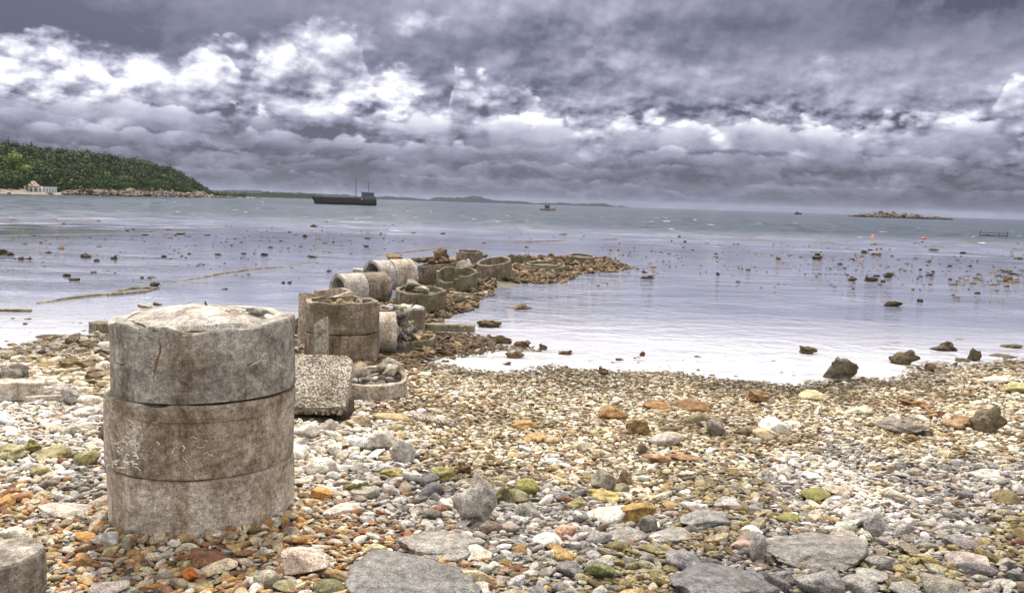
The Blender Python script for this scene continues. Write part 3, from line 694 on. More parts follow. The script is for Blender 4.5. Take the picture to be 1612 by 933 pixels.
# ---- the upright and tilted rings farther out
def upright(px,pyb,w,pyt,label,mat,th=.055,tilt=(0,0),seed=1,top=None,gap=None,fill=None,joint=None,name='well_ring',chip=.012,sinkz=.06,cat='concrete ring'):
    Fp,Cn_,r_ = ring_base(px,pyb,w); u=Vector((Cn_.x,Cn_.y,0)).normalized()
    ft=(Cn_.x-u.x*r_,Cn_.y-u.y*r_); zt=z_for(ft,pyt); zb_=Fp.z-sinkz
    e=empty(name,(Cn_.x,Cn_.y,0),label=label,cat=cat,group=RINGG); e.rotation_euler=(tilt[0],tilt[1],0)
    if tilt!=(0,0):
        zm=(zt+zb_)/2; off=Vector((0,0,zm))-Euler((tilt[0],tilt[1],0)).to_matrix()@Vector((0,0,zm)); e.location=Vector((Cn_.x,Cn_.y,0))+off
    if joint:
        zj=z_for(ft,joint)
        V_,F_=lathe_ring(r_,th,zj-zb_-.005,seed=seed,base=zb_,chip=.004); MB().add(V_,F_).build('lower_ring',C_RING,e)
        V_,F_=lathe_ring(r_*1.0,th,zt-zj-.003,seed=seed+1,base=zj+.006,chip=chip,n=96,top=top); MB().add(V_,F_,Matrix.Translation((.004,0,0))).build('upper_ring',mat,e)
    else:
        V_,F_=lathe_ring(r_,th,zt-zb_,seed=seed,base=zb_,chip=chip,top=top,gap=gap,n=96); MB().add(V_,F_).build('ring',mat,e)
    if fill is not None:
        V_,F_=fill_disc(r_-th*.9,zt-fill,seed,.012); MB().add(V_,F_).build('rubble_fill',GRAVEL,e)
    occ_disc(Cn_.x,Cn_.y,r_*.97)
    return e,Cn_,r_,zt
def pos_word(x,y,r_,L,size):
    big_='larger' if L>(size[0]+size[1])/2 else 'smaller'
    if math.hypot(x,y)<r_*.28: p='central'
    else: p={0:'right',1:'back right',2:'back',3:'back left',4:'left',5:'front left',6:'front',7:'front right'}[int(round(math.atan2(y,x)/(math.pi/4)))%8]
    return big_+' '+p
def ring_stones(Cn_,r_,z,n_,size,cols_,label,group,seed,fam=None,pile=.0,hide=.8):
    q=random.Random(seed); placed=[]
    for k in range(n_*6):
        if len(placed)>=n_: break
        a=q.uniform(0,6.28); d_=r_*hide*math.sqrt(q.random()); x,y=math.cos(a)*d_,math.sin(a)*d_; L=q.uniform(*size)
        if any(math.hypot(x-p[0],y-p[1])<(L+p[2])*.33 for p in placed): continue
        placed.append((x,y,L)); zz=z+pile*(1-(d_/r_)**2)+L*.1
        V_=stone_verts(fam or SM,3,q.randrange(NPROTO),(L,L*q.uniform(.6,.9),L*q.uniform(.45,.75)),(q.uniform(-.4,.4),q.uniform(-.4,.4),q.uniform(0,6)),(0,0,0))
        c=np.array(q.choice(cols_)); lb=f"{colour_word(c)} {pos_word(x,y,r_,L,size)} {label}"; o=np_mesh('stone',V_,ICO[3][1],STONE,col=np.tile(c,(len(V_),1)),loc=(Cn_.x+x,Cn_.y+y,zz))
        meta(o,lb,'stone',group+': '+lb)
# two stacked rings, rubble showing in the mouth
e,c7,r7,t7 = upright(538,571,116,478,'tall stack of two concrete rings, topped with rubble, behind the pitted slab',C_TAN,joint=528,seed=21,th=.06,fill=.07,
     top=lambda a: 1-.03*(.5+.5*math.sin(a*3+1))-.02*math.sin(a*7))
LANDMARKS.append((c7.x,c7.y,'the stack of two rings'))
ring_stones(c7,r7,t7-.05,13,(.07,.15),PAL['rub']+PAL['olive'],'lump inside the mouth of the two-ring stack','lumps inside the two-ring stack',3,RG)
# low ring crammed with big stones
e,c8,r8,t8 = upright(587,632,108,601,'low brown ring crammed with smooth grey stones, right of the pitted slab',C_BROWN,seed=22,th=.045,fill=.03,tilt=(R(7),R(-1)))
LANDMARKS.append((c8.x,c8.y,'the low ring crammed with stones'))
def big(P,L,W_,H_,rot,fam,k,col,name,label,cat='stone',group=None,sub=4):
    V_=stone_verts(fam,sub,k,(L,W_,H_),rot,(0,0,0)); nz=SN(3,6,3/L,9/L,k+7)(V_)
    return meta(np_mesh(name,V_,ICO[sub][1],STONE,col=np.clip(np.array(col)*(1+.1*nz[:,None]),.01,.85),loc=P),label,cat,group)
G1,G2,G3=lin(150,143,128),lin(176,168,150),lin(120,112,98)
for (dx,dy,L,W_,H_,rz,k,c,lab) in [(-.14,-.10,.26,.15,.12,.35,3,G1,'longest smooth stone, at the left in the low brown ring'),(.12,.16,.16,.11,.10,-.5,5,G1,'rounded stone at the back of the low brown ring'),
     (.16,-.02,.11,.09,.10,.2,7,G2,'round pale stone at the right rim of the low brown ring'),(.06,.03,.12,.09,.09,1.1,9,G1,'oval grey stone in the middle of the low brown ring'),(.21,.07,.10,.08,.09,.1,10,G2,'small round stone behind the pale one in the low brown ring')]:
    big((c8.x+dx*r8/.3,c8.y+dy*r8/.3,t8+.03+dy*.16+H_*.25),L,W_,H_,(.1,.15,rz),SM,k,c,'stone',lab,group='stones in the low brown ring')
ring_stones(c8,r8,t8-.02,16,(.05,.09),PAL['grey']+PAL['olive'],'filler stone in the low brown ring','small stones in the low brown ring',4,hide=.85)
# ring of white stones behind the stack
e,c12,r12,t12 = upright(628,520,84,489,'ring full of white stones, just behind the stack of two rings',C_TAN,seed=23,th=.05,fill=.035)
ring_stones(c12,r12,t12-.02,26,(.07,.15),PAL['white']+PAL['grey'],'stone in the ring behind the stack','pale stones in the ring behind the stack',5)
e,c13,r13,t13 = upright(655,550,66,535,'broken low ring half buried in brown rubble right of the rubble heap',C_MOSS,seed=24,th=.05,fill=.02,tilt=(R(3),R(-8)),top=lambda a:1-.12*abs(math.sin(a*2.5)))
ring_stones(c13,r13,t13+.0,12,(.06,.14),PAL['rub']+PAL['olive'],'lump on the half-buried broken ring','lumps on the half-buried ring',6,RG)
e,c14,r14,t14 = upright(662,492,80,458,'dark squat ring with a boulder at its left rim, beside the brown rubble',C_MOSS,seed=25,th=.055,fill=.08,tilt=(R(5),R(1)),top=lambda a:1-.05*(.5+.5*math.sin(a*2)))
big((c14.x-.14,c14.y+.05,t14+.03),.24,.2,.20,(.2,.1,0),AN,4,G1,'boulder','rounded grey boulder resting at the left rim of the dark squat ring')
big((c14.x+.02,c14.y-.05,t14-.01),.26,.2,.12,(0,.1,.4),AN,6,G2,'boulder','flat pale boulder right of the taller one in the dark squat ring')
e,c15,r15,t15 = upright(689,450,62,417,'dark mossy ring heaped high with brown rubble',C_MOSS,seed=26,th=.05,fill=.03,tilt=(R(1),R(-7)))
ring_stones(c15,r15,t15+.0,24,(.12,.24),PAL['rub'],'lump heaped in the dark mossy ring','lumps heaped in the dark mossy ring',7,RG,pile=.10)
big((c15.x+.06,c15.y,t15+.20),.34,.28,.30,(.3,.2,0),RG,4,lin(105,90,70),'coral_rock','tallest brown coral lump on top of the heaped mossy ring','rock')
big((c15.x-r15*.95,c15.y-.1,t15+.06),.36,.14,.12,(0,.1,.1),RG,9,lin(120,110,90),'coral_rock','long lump jutting left over the rim of the heaped mossy ring','rock')
e,c16,r16,t16 = upright(719,459,66,429,'mossy ring with a jagged stepped rim in front of the tilted ring',C_MOSS,seed=27,th=.05,tilt=(R(8),R(1)),top=lambda a:(.66 if 3.6<a<4.6 else .80 if 4.6<=a<4.9 else 1)-.04*math.sin(a*5))
e,c17,r17,t17 = upright(739,413,42,396,'small grey ring standing farthest back behind the heaped one',C_TAN,seed=28,th=.05,tilt=(R(5),0))
e,c18,r18,t18 = upright(779,440,55,412,'clean empty ring tilted to the left at the head of the rubble spit',C_TAN,seed=29,th=.055,tilt=(R(11),R(-8)),chip=.004)
e,c19,r19,t19 = upright(813,419,42,401,'broken half ring behind the clean tilted ring',C_MOSS,seed=30,th=.06,gap=(3.6,5.2),tilt=(0,R(-8)),top=lambda a:1-.2*abs(math.sin(a*1.5)))
e,c20,r20,t20 = upright(855,429,70,419,'ring sunk flush with the rubble so only its double lip shows',C_MOSS,seed=31,th=.05,fill=.035,tilt=(R(4),0))
V_,F_=lathe_ring(r20*.78,.05,.16,seed=77,base=t20-.12); MB().add(V_,F_).build('inner_lip',C_MOSS,e)
e,c21,r21,t21 = upright(913,415,45,403,'last low ring near the tip of the rubble spit',C_MOSS,seed=32,th=.06,fill=.05,tilt=(R(5),R(3)))
e,c22,r22,t22 = upright(700,424,30,412,'tilted broken shard of a ring between the heaped ring and the clean one',C_BROWN,seed=33,th=.06,gap=(1.2,3.4),tilt=(R(-14),R(-24)),name='ring_fragment',top=lambda a:1-.15*math.sin(a*2)**2)
e.location.x += mpp(c22)*28
e,c23,r23,t23 = upright(737,468,62,461,'curved concrete rim lying in the rubble below the jagged ring',C_BROWN,seed=34,th=.05,gap=(.4,3.3),name='ring_fragment',sinkz=.02)
# ---- rings lying on their side
def lying(px_open,px_end,pyc,h_px,pyb,yaw,label,mats,seg,seed,cut=.12,partial=None):
    P=on((px_open+px_end)/2,pyb); s_=mpp(P); r_=h_px*s_/2/(1-cut/2); L=(px_end-px_open)*s_/math.cos(yaw)*.92
    e=empty('lying_ring',(P.x,P.y+r_*.6,P.z-.02),yaw,label=label,cat='concrete ring',group=RINGG)
    x=-L/2
    for k,(f,mt) in enumerate(seg):
        l=L*f; V_,F_=lathe_ring(r_*(1 if k%2==0 else 1.02),.055,l-.006,seed=seed+k,base=0,n=80,chip=.01)
        M=Matrix.Translation((x,0,r_*(1-cut)))@Euler((0,R(90),0)).to_matrix().to_4x4(); MB().add(V_,F_,M).build('ring',mt,e); x+=l
    occ_box(P.x,P.y+r_*.6,L*.45,r_*.8); return e,P,r_,L
lying(531,600,455,50,479,R(42),'nearer pair of rings lying on their side, open mouth facing left',None,[(.5,C_TAN2),(.5,C_TAN)],41,.10)
eB,PB,rB,LB=lying(584,642,431,46,454,R(44),'farther pair of rings lying on their side with a plank in the mouth',None,[(.42,C_TAN2),(.58,C_BROWN)],44,.10)
mb=MB(); mb.box((0,0,0),(.62,.16,.08),bev=.01); pl=mb.build('plank',C_GREY,loc=at(584,431,.32)); pl.rotation_euler=(.1,.06,.12); pl.location=(PB.x-.42,PB.y+.15,PB.z+.30)
meta(pl,'short grey plank sticking out of the mouth of the farther lying rings','plank')
# pale ring lying on its side with the rubble heap pouring out of it
P=on(606,556); s_=mpp(P); r_=32*s_
e=empty('lying_ring',(P.x-.03,P.y+r_*.75,P.z),R(12),label='pale smooth ring on its side between the two-ring stack and the rubble heap',cat='concrete ring',group=RINGG)
V_,F_=lathe_ring(r_,.06,.46,seed=51,n=80); MB().add(V_,F_,Matrix.Translation((-.34,0,r_*.93))@Euler((0,R(90),0)).to_matrix().to_4x4()).build('ring',C_PALE,e)
V_,F_=fill_disc(r_-.05,0,8,.03); MB().add(V_,F_,Matrix.Translation((.09,0,r_*.93))@Euler((0,R(90),0)).to_matrix().to_4x4()).build('rubble_fill',C_GREY,e)
occ_box(P.x,P.y+.3,.3,.35)
# rubble heap
rq=random.Random(19); hp=on(628,553); sH=mpp(hp)
for k in range(78):
    f=rq.random(); px=613+rq.uniform(0,36)*(.5+.5*(1-f)); zz=f*.46; L=rq.uniform(.07,.16)
    p=on(px,553); c=np.array(rq.choice(PAL['olive']+PAL['dark']))*.8
    big((p.x+rq.uniform(-.04,.04),p.y+.12+rq.uniform(0,.22)+f*.05,hp.z+zz),L,L*.8,L*.7,(rq.uniform(-1,1),rq.uniform(-1,1),rq.uniform(0,6)),RG if k%2 else SM,rq.randrange(NPROTO),c,'stone',(lb:=f"{colour_word(c)} {'smooth' if k%2==0 else 'rough'} lump {'on top' if f>.75 else 'high up' if f>.5 else 'low' if f>.25 else 'at the foot'} {'left' if px<622 else 'right' if px>634 else 'middle'} in the heap beside the pale lying ring"),group='heap: '+lb,sub=3)
# ---- half ring standing at the left behind the stack, with slabs leaning on it
P=on(492,552); s_=mpp(P)
e=empty('ring_fragment',(P.x,P.y+.55,0),label='tall broken half ring standing behind the left side of the two-ring stack',cat='concrete ring',group=RINGG)
zt=z_for((P.x,P.y+.40),461); r_=.36
V_,F_=lathe_ring(r_,.06,zt-P.z+.08,seed=61,n=80,gap=(R(120),R(232)),base=P.z-.08,top=lambda a:1-.03*math.sin(a*4)); MB().add(V_,F_).build('ring',C_BROWN,e); e.rotation_euler.z=R(0)
occ_disc(P.x,P.y+.55,.38)
def slab(name,px,py,size,rot,mat,label,cat,bev=.012,z=None,group=None,P=None):
    P=P or on(px,py); o=MB().box((0,0,0),size,bev=bev).build(name,mat,loc=(P.x,P.y,(P.z if z is None else z)+size[2]*.4)); 
    bm=bmesh.new(); bm.from_mesh(o.data); bmesh.ops.subdivide_edges(bm,edges=bm.edges[:],cuts=3,use_grid_fill=True)
    nz=SN(3,12,5,22,int(px)); 
    for v in bm.verts: v.co+=Vector(v.normal)*float(nz(np.array([v.co[:]]))[0])*min(size)*.03
    bm.to_mesh(o.data); bm.free()
    o.rotation_euler=rot; return meta(o,label,cat,group)
slab('concrete_slab',432,500,(.78,.10,.16),(0,0,.03),C_MOSS,'dark slab lying behind the big column towards the half ring','slab',P=Vector((P.x-.52,P.y+1.15,P.z)),z=.06)
slab('concrete_slab',440,492,(.52,.10,.07),(.2,R(-24),.0),C_GREY,'grey slab leaning up against the broken half ring','slab',P=Vector((P.x-.42,P.y+.55,P.z)),z=P.z+.16)
# upright shard in front of the stack
P=on(507,574); s_=mpp(P); zt=z_for((P.x,P.y),497); h_=zt-P.z
mb=MB(); w_=22*s_/2; mb.add([(-w_,-.02,0),(w_,-.035,0),(w_,.02,0),(-w_,.035,0),(-w_,-.02,h_*.86),(w_*.85,-.03,h_),(w_*.85,.02,h_),(-w_,.035,h_*.84),(0,-.03,0),(0,-.03,h_*.95)],[(0,8,9,4),(8,1,5,9),(1,2,6,5),(2,3,7,6),(3,0,4,7),(4,9,5,6,7),(3,2,1,8,0)])
sh=mb.build('concrete_shard',C_GREY,smooth=False,loc=(P.x,P.y-.03,P.z)); meta(sh,'thin upright concrete shard standing in front of the two-ring stack','slab')
# pitted slab leaning in front, with crusted underside
P=on(505,664); s_=mpp(P); zt=z_for((P.x,P.y+.28),560)
Wd=.56; x0=on(545,664).x; n1_=26; n2_=18; V=[]; thk=.085
zlo=P.z+.12
def slabpt(u,v,top):
    x=x0-Wd+Wd*u; vv=v; y=P.y+.02+.34*vv; z=zlo+(zt-zlo)*(vv**.92)
    z+=-.035*math.sin(u*math.pi)*.6*(1-vv*.5)              # slightly dished, a piece of a ring wall
    rc=.10                                                # rounded corners
    for (cu,cv) in ((1,1),(0,1)):
        du=abs(u-cu)*Wd; dv=abs(v-cv)*.5
        if du<rc and dv<rc: 
            dd=math.hypot(rc-du,rc-dv)
            if dd>rc: k_=rc/dd; x+=((rc-du)*(1-k_))*(-1 if cu==1 else 1); q_=(rc-dv)*(1-k_); y-=q_*.6; z-=q_*.7
    nrm=Vector((0,-.62,.78)); nn=float(NB(np.array([[u*8,v*8]]))[0])*.004
    p=Vector((x,y,z))+nrm*nn
    return p if top else p-nrm*thk
for top_ in (1,0):
    for j in range(n2_+1):
        for i in range(n1_+1): V.append(slabpt(i/n1_,j/n2_,top_))
Fc=[]; W1=n1_+1; off=W1*(n2_+1)
for j in range(n2_):
    for i in range(n1_): a=j*W1+i; Fc.append((a,a+1,a+W1+1,a+W1)); Fc.append((off+a,off+a+W1,off+a+W1+1,off+a+1))
for i in range(n1_): Fc.append((i,off+i,off+i+1,i+1)); a=n2_*W1+i; Fc.append((a,a+1,off+a+1,off+a))
for j in range(n2_): a=j*W1; Fc.append((a,a+W1,off+a+W1,off+a)); a=j*W1+n1_; Fc.append((a,off+a,off+a+W1,a+W1))
ps=empty('pitted_slab',(0,0,0),label='slab with a pitted gravelly face leaning in front of the two-ring stack',cat='slab')
MB().add(V,Fc).build('slab',C_AGG,ps)
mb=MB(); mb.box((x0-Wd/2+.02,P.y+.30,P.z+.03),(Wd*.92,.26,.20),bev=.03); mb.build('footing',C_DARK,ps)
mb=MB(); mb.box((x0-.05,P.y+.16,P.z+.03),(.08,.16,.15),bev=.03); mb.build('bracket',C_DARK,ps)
rv,rf=[],[]; b0=0
for k in range(60):
    L=random.uniform(.018,.04); Vv=stone_verts(SM,2,k%NPROTO,(L,L,L),(0,0,k),(x0-random.uniform(.03,Wd-.02),P.y+.035+random.uniform(0,.04),zlo-.035-random.uniform(0,.035))); rv.append(Vv); rf.append(ICO[2][1]+b0); b0+=len(Vv)
meta(np_mesh('gravel_crust',np.concatenate(rv),np.concatenate(rf),C_BROWN,ps),kind='stuff')
occ_box(x0-Wd/2,P.y+.2,Wd/2,.22); LANDMARKS.append((x0-.2,P.y,'the pitted slab'))
# round stub cut by the lower left corner of the view
P=on(4,935); s_=mpp(P); xr=on(68,935).x; zt=z_for((P.x,P.y),866); rs_=max(.1,min(.24,(70-6)*mpp((P.x,P.y,zt))))
V_,F_=lathe_ring(rs_,rs_*.98,zt-P.z+.08,seed=91,base=P.z-.08,n=60,chip=.008,wob=.006); st_=MB().add(V_,F_).build('concrete_stub',C_GREY,loc=(P.x,P.y,0))
meta(st_,'short round concrete stub cut off by the lower left corner','concrete stub'); occ_disc(P.x,P.y,rs_)
LANDMARKS.append((xr,P.y,'the corner stub'))
# curved ring fragment and beam at the far left
P=on(10,630); xr=on(51,630).x; s_=mpp(P); R0=.75
e=empty('ring_fragment',(xr-.36,P.y+.62,0),label='curved piece of a broken ring lying at the left edge of the beach',cat='concrete ring')
zt=z_for((P.x,P.y),603); V_,F_=lathe_ring(.66,.16,zt-P.z+.03,seed=71,base=P.z-.03,n=80,gap=(R(-52),R(215))); MB().add(V_,F_).build('ring',C_PALE,e); occ_box(xr-.4,P.y+.06,.42,.16)
LANDMARKS.append((xr-.1,P.y,'the ring fragment at the left'))
P=on(104,632); a_=on(38,634); b_=on(172,624); L=(b_-a_).length
slab('concrete_bar',104,630,(L,.06,.05),(0,0,math.atan2(b_.y-a_.y,b_.x-a_.x)),C_BROWN,'long thin concrete beam lying on the stones left of the big column','bar',P=(a_+b_)/2)
slab('concrete_block',166,513,(.34,.22,.13),(0,.05,.1),C_MOSS,'small dark block in the shallow water just left of the column top','concrete block',P=at(168,522,.0),z=-.01)
slab('concrete_bar',704,512,(.72,.16,.11),(0,0,-.05),C_MOSS,'straight dark beam crossing the brown rubble right of the half-buried ring','bar',P=on(704,520),z=-.015)
a_=on(634,660); b_=on(716,674)
slab('concrete_bar',675,667,((b_-a_).length,.07,.06),(R(20),R(2),math.atan2(b_.y-a_.y,b_.x-a_.x)),C_AGG,'thin pale beam half sunk in gravel right of the low stone-filled ring','bar',P=(a_+b_)/2)
# mud bank ribs in the water by the rings
# drainage pipe lying half under water across the flat
pp=[(60,478),(112,470),(165,464),(200,459),(240,453),(300,440),(350,431),(400,424),(485,416),(545,405),(600,401),(668,394),(705,389),(722,387),(760,384),(795,382),(850,380),(890,379),(940,377),(982,375)]
P_=[at(x,y,0) for x,y in pp]; F2=[]
for k in range(len(P_)-1):
    for q in range(6):
        f=q/6; p=P_[k].lerp(P_[k+1],f); F2.append((p.x,p.y,-.022+.020*math.sin(len(F2)*.21)))
MB().tube(F2,.04,8).build('seabed_pipe',C_MOSS); meta(bpy.data.objects['seabed_pipe'],'long dark pipe lying half under water across the flats','pipe')
P_=[at(x,y,.0) for x,y in [(170,465),(200,462.5),(228,460),(245,455),(228,453.5),(205,455),(180,461),(170,465)]]
MB().tube([(p.x,p.y,.0) for p in P_],.035,8).build('loose_hose',C_MOSS); meta(bpy.data.objects['loose_hose'],'slack loop of dark hose beside the long pipe at the left','hose')
slab('timber',16,486,(.62,.09,.06),(0,0,.12),C_MOSS,'dark waterlogged timber at the left edge of the flats','timber',P=at(12,490,0),z=-.02)

RMARK=[(c[0],c[1],w) for c,w in [(c12,'the ring of white stones'),(c13,'the half-buried ring'),(c14,'the dark squat ring'),(c15,'the heaped mossy ring'),(c16,'the jagged mossy ring'),(c17,'the small far ring'),(c18,'the clean tilted ring'),(c19,'the broken half ring'),(c20,'the sunken ring'),(c21,'the last low ring'),(c8,'the low ring of stones'),(on(704,520),'the straight dark bar')]]
# ------------------------------------------------------------------ headland with its wood
def hill_pts(tab, px):
    xs_ = [a[0] for a in tab]; return [np.interp(px, xs_, [a[i] for a in tab]) for i in range(1,len(tab[0]))]
def horizon(px): return 320 + .0315*(px-806)
# photo column, row of the waterline, row of the crown line
HILL = [(-500,292,170),(-300,296,195),(-100,302,218),(0,305,229),(60,306,239),(100,306.6,243),(160,308,247),(200,309,255),(260,310,266),(300,310.6,284),(335,311,302),(360,311.4,307),(405,312.4,311.6)]
cols = np.arange(-500, 406, 7); NA = 26
Vh = np.zeros((len(cols), NA, 3)); NH = SN(2,14,.02,.12,31); NS = SN(1,10,.02,.2,33)
def hill_point(px, a):
    """a: 0 at the shore, 1 at the ridge, past 1 behind it"""
    ys_, yr = [float(q) for q in hill_pts(HILL, px)]
    ys_ += .4*math.sin(px*.13)*float(np.clip((px-105)/25,0,1))
    p = at(px, max(ys_, horizon(px)+3.4)); dsh = math.hypot(p.x,p.y); dirx, diry = p.x/dsh, p.y/dsh
    dr = dsh + 150
    top = at(px, yr, 0); q = ray(px, yr); hr = CAMZ + q.z/math.hypot(q.x,q.y)*dr - 2.2
    hr = max(hr, .3)
    dd = dsh + a*150
    lowb = float(np.clip((px-85)/40,0,1)); bank = min(.45+.95*lowb, hr*.5)
    z = -.25 + (bank+.25)*min(1,a/.035) if a < .035 else bank + .5*(1-lowb)*min(1,(a-.035)/.1) + (hr-bank-.5*(1-lowb))*math.sin(max(0,(min(a,1)-.10*(1-lowb))/(1-.10*(1-lowb)))*math.pi/2)**1.05
    if a > 1: z = hr*max(0,1-(a-1)*1.2) - .5*(a-1)
    z += (float(NH(np.array([[dirx*dd,diry*dd]]))[0]))*min(1.,hr*.06)*(1 if .05<a<.97 else .0)
    return (dirx*dd, diry*dd, z)
avals = [0,.01,.02,.035,.06,.09]+list(np.linspace(.13,1,14))+[1.15,1.4,1.7,2.0,2.3,2.6]; NA = len(avals)
V = np.array([hill_point(px,a) for px in cols for a in avals])
i = (np.arange(len(cols)-1)[:,None]*NA + np.arange(NA-1)[None,:]).ravel()
m, n, b = new_mat('hillside'); pos = n.n.new('ShaderNodeNewGeometry').outputs['Position']; _,_,Z = n.sep(pos)
f = n.noise(pos,.3,6,.65); c = n.ramp(f,[(.35,(.045,.05,.02)),(.6,(.10,.085,.045)),(.8,(.22,.17,.11))])
sand = n.mix(n.noise(pos,1.2,4,.6),(.27,.22,.165),(.15,.115,.085))
c = n.mix(n.m('MULTIPLY',n.mr(Z,2.0,1.0),n.mr(n.noise(pos,.12,4,.6),.35,.5)), c, sand); n.put(b,'Base Color',c); b.inputs['Roughness'].default_value=.9
hill = np_mesh('hill', V, np.stack([i,i+NA,i+NA+1,i+1],1), m); meta(hill, kind='structure')
def leaf_mat(name, cols_):
    m, n, b = new_mat(name); pos = n.n.new('ShaderNodeNewGeometry').outputs['Position']
    a = n.n.new('ShaderNodeVertexColor'); a.layer_name='tone'
    f = n.noise(pos,.22,4,.6); c = n.ramp(f, [(.3,cols_[0]),(.5,cols_[1]),(.7,cols_[2])]); c = n.mix(1.,c,a.outputs[0],'MULTIPLY')
    n.put(b,'Base Color',c); b.inputs['Roughness'].default_value=.75; b.inputs['Specular IOR Level'].default_value=.15; return m
LEAF = leaf_mat('foliage', [(.028,.048,.012),(.05,.078,.02),(.085,.115,.03)])
LEAFY = leaf_mat('foliage_light', [(.10,.135,.025),(.15,.19,.035),(.20,.23,.05)])
BARK = plain('bark', (.10,.08,.06), .9)
def crown_tris(cx, cy, cz, rx, rz, nt, r):
    """leaf clumps spread through an uneven crown: small tilted triangles"""
    k = r.integers(3,6); lob = r.normal(size=(k,3))*[rx*.45,rx*.45,rz*.35]
    li = r.integers(0,k,nt); dirs = r.normal(size=(nt,3)); dirs /= np.linalg.norm(dirs,axis=1)[:,None]
    rad = (r.uniform(0,1,nt)**.35)[:,None]
    ctr = lob[li] + dirs*rad*np.array([rx*.62,rx*.62,rz*.62]); ctr[:,2] = np.maximum(ctr[:,2],-rz*.9)
    s = r.uniform(.16,.34,nt)[:,None]*(rx**.5)*.66
    a = r.normal(size=(nt,3)); a -= dirs*((a*dirs).sum(1)*.85)[:,None]; a /= np.linalg.norm(a,axis=1)[:,None]; bb = np.cross(a, dirs); bb /= np.maximum(np.linalg.norm(bb,axis=1)[:,None],1e-6)
    c = ctr + [cx,cy,cz]; T = np.stack([c-a*s-bb*s*.6, c+a*s-bb*s*.6, c+bb*s*1.1],1)
    return T.reshape(-1,3)
rr = np.random.default_rng(3); allT = []; allC = []
for q in range(2600):
    px = rr.uniform(-480, 385); a = rr.uniform(.045,1.08)**.9
    hx,hy,hz_ = hill_point(px,a)
    yr = float(hill_pts(HILL,px)[1]); tall = np.clip((horizon(px)-yr)/50,.12,1)
    if px > 300 and a < .3 and rr.random() < .6: continue
    if -60 < px < 112 and a < .052: continue
    if 36 < px < 86 and .05 < a < .13: continue
    rx = rr.uniform(1.8,4.2)*(.35+.65*tall); rz = rx*rr.uniform(.6,1.0)
    T = crown_tris(hx,hy,hz_+rz*.5, rx, rz, 170, rr); allT.append(T)
    tone = np.array([1,1,1])*rr.uniform(.38,1.2)*np.array([rr.uniform(.85,1.25),1,rr.uniform(.7,1.1)])
    allC.append(np.tile(tone,(len(T),1))*rr.uniform(.8,1.2,(len(T)//3,1)).repeat(3,0))
T = np.concatenate(allT); tc_ = np.concatenate(allC)
wood = np_mesh('woodland', T, np.arange(len(T)).reshape(-1,3), LEAF, col=np.clip(tc_,0,3), smooth=False)
meta(wood, 'dense green wood covering the headland', 'woodland', kind='stuff')
def tree(px, a, rx, rz, h, mat, label, seed, group='trees at the foot of the wooded headland'):
    r = np.random.default_rng(seed); x,y,z = hill_point(px,a)
    e = empty('tree', (x,y,z-.1), label=label, cat='tree', group=group)
    tb = MB(); tb.tube([(0,0,0),(.1,0,h*.5),(.05,.1,h)], [.22,.16,.08], 6)
    for k in range(4):
        an = r.uniform(0,6.28); tb.tube([(.08,0,h*.55),(math.cos(an)*rx*.5,math.sin(an)*rx*.5,h*.95)],[.1,.04],5)
    tb.build('trunk', BARK, e)
    T = crown_tris(0,0,h+rz*.25, rx, rz, 420, r)
    np_mesh('crown', T, np.arange(len(T)).reshape(-1,3), mat, e, col=np.clip(r.uniform(.7,1.3,(len(T)//3,1)).repeat(3,0)*np.ones(3),0,3), smooth=False)
for a in [(22,.30,5.0,3.6,4.5,LEAFY,'largest yellow-green tree, behind the thatched white house',1),
          (36,.22,3.2,2.4,3.2,LEAFY,'small yellow-green tree between the largest one and the thatched roof',2),
          (10,.13,3.4,2.6,2.6,LEAF,'dark green tree above the sand beach, left of the white house',3),
          (27,.10,2.6,2.2,2.2,LEAF,'low dark tree touching the left wall of the white house',4),
          (100,.13,3.0,2.4,2.4,LEAF,'round dark tree just right of the white house',5),
          (118,.10,2.8,2.0,2.2,LEAF,'bushy tree second to the right from the white house',6),
          (50,.30,3.0,2.6,3.0,LEAF,'brownish green tree rising behind the thatched roof',7),
          (68,.24,2.8,2.4,2.6,LEAF,'dark tree behind the flat white wing of the house',8),
          (287,.95,1.3,1.1,1.6,LEAF,'lone small tree standing up on the steep end of the ridge',9)]:
    tree(*a)
# house at the foot of the wood
WHITE = plain('white_paint', (.78,.78,.76), .5); THATCH = plain('thatch', (.34,.25,.20), .9, .3, 2); DKWIN = plain('window_dark', (.03,.035,.045), .3)
hx,hy,hz_ = hill_point(62,.075); hd = math.hypot(hx,hy); sc = hd/F; yaw = -math.atan2(hx,hy)
hs = empty('beach_house',(hx,hy,hz_-.2),yaw,label='small white house with a pointed thatched roof under the wooded headland',cat='house')
wx = lambda px: (px-61)*sc
wl = MB(); wl.box((wx(54),0,8*sc/2+.3),(24*sc,3,8*sc),bev=.03); wl.build('wall',WHITE,hs)
wg = MB(); wg.box((wx(75),.2,7*sc/2+.3),(15*sc,2.6,7*sc),bev=.03); wg.build('wing',WHITE,hs)
rf = MB(); zt = 8*sc+.3; cxr = wx(54)
rf.add([(cxr-13*sc*.66,-2,zt),(cxr+13*sc*.66,-2,zt),(cxr+13*sc*.66,2,zt),(cxr-13*sc*.66,2,zt),(cxr-1.2*sc,0,zt+7.5*sc),(cxr+1.2*sc,0,zt+7.5*sc)],[(0,1,5,4),(1,2,5),(2,3,4,5),(3,0,4),(3,2,1,0)])
rf.build('roof',THATCH,hs,smooth=False)
fr = MB(); fr.box((wx(75),.2,7*sc+.35),(16.4*sc,3.1,.18),bev=.03); fr.build('flat_roof',WHITE,hs)
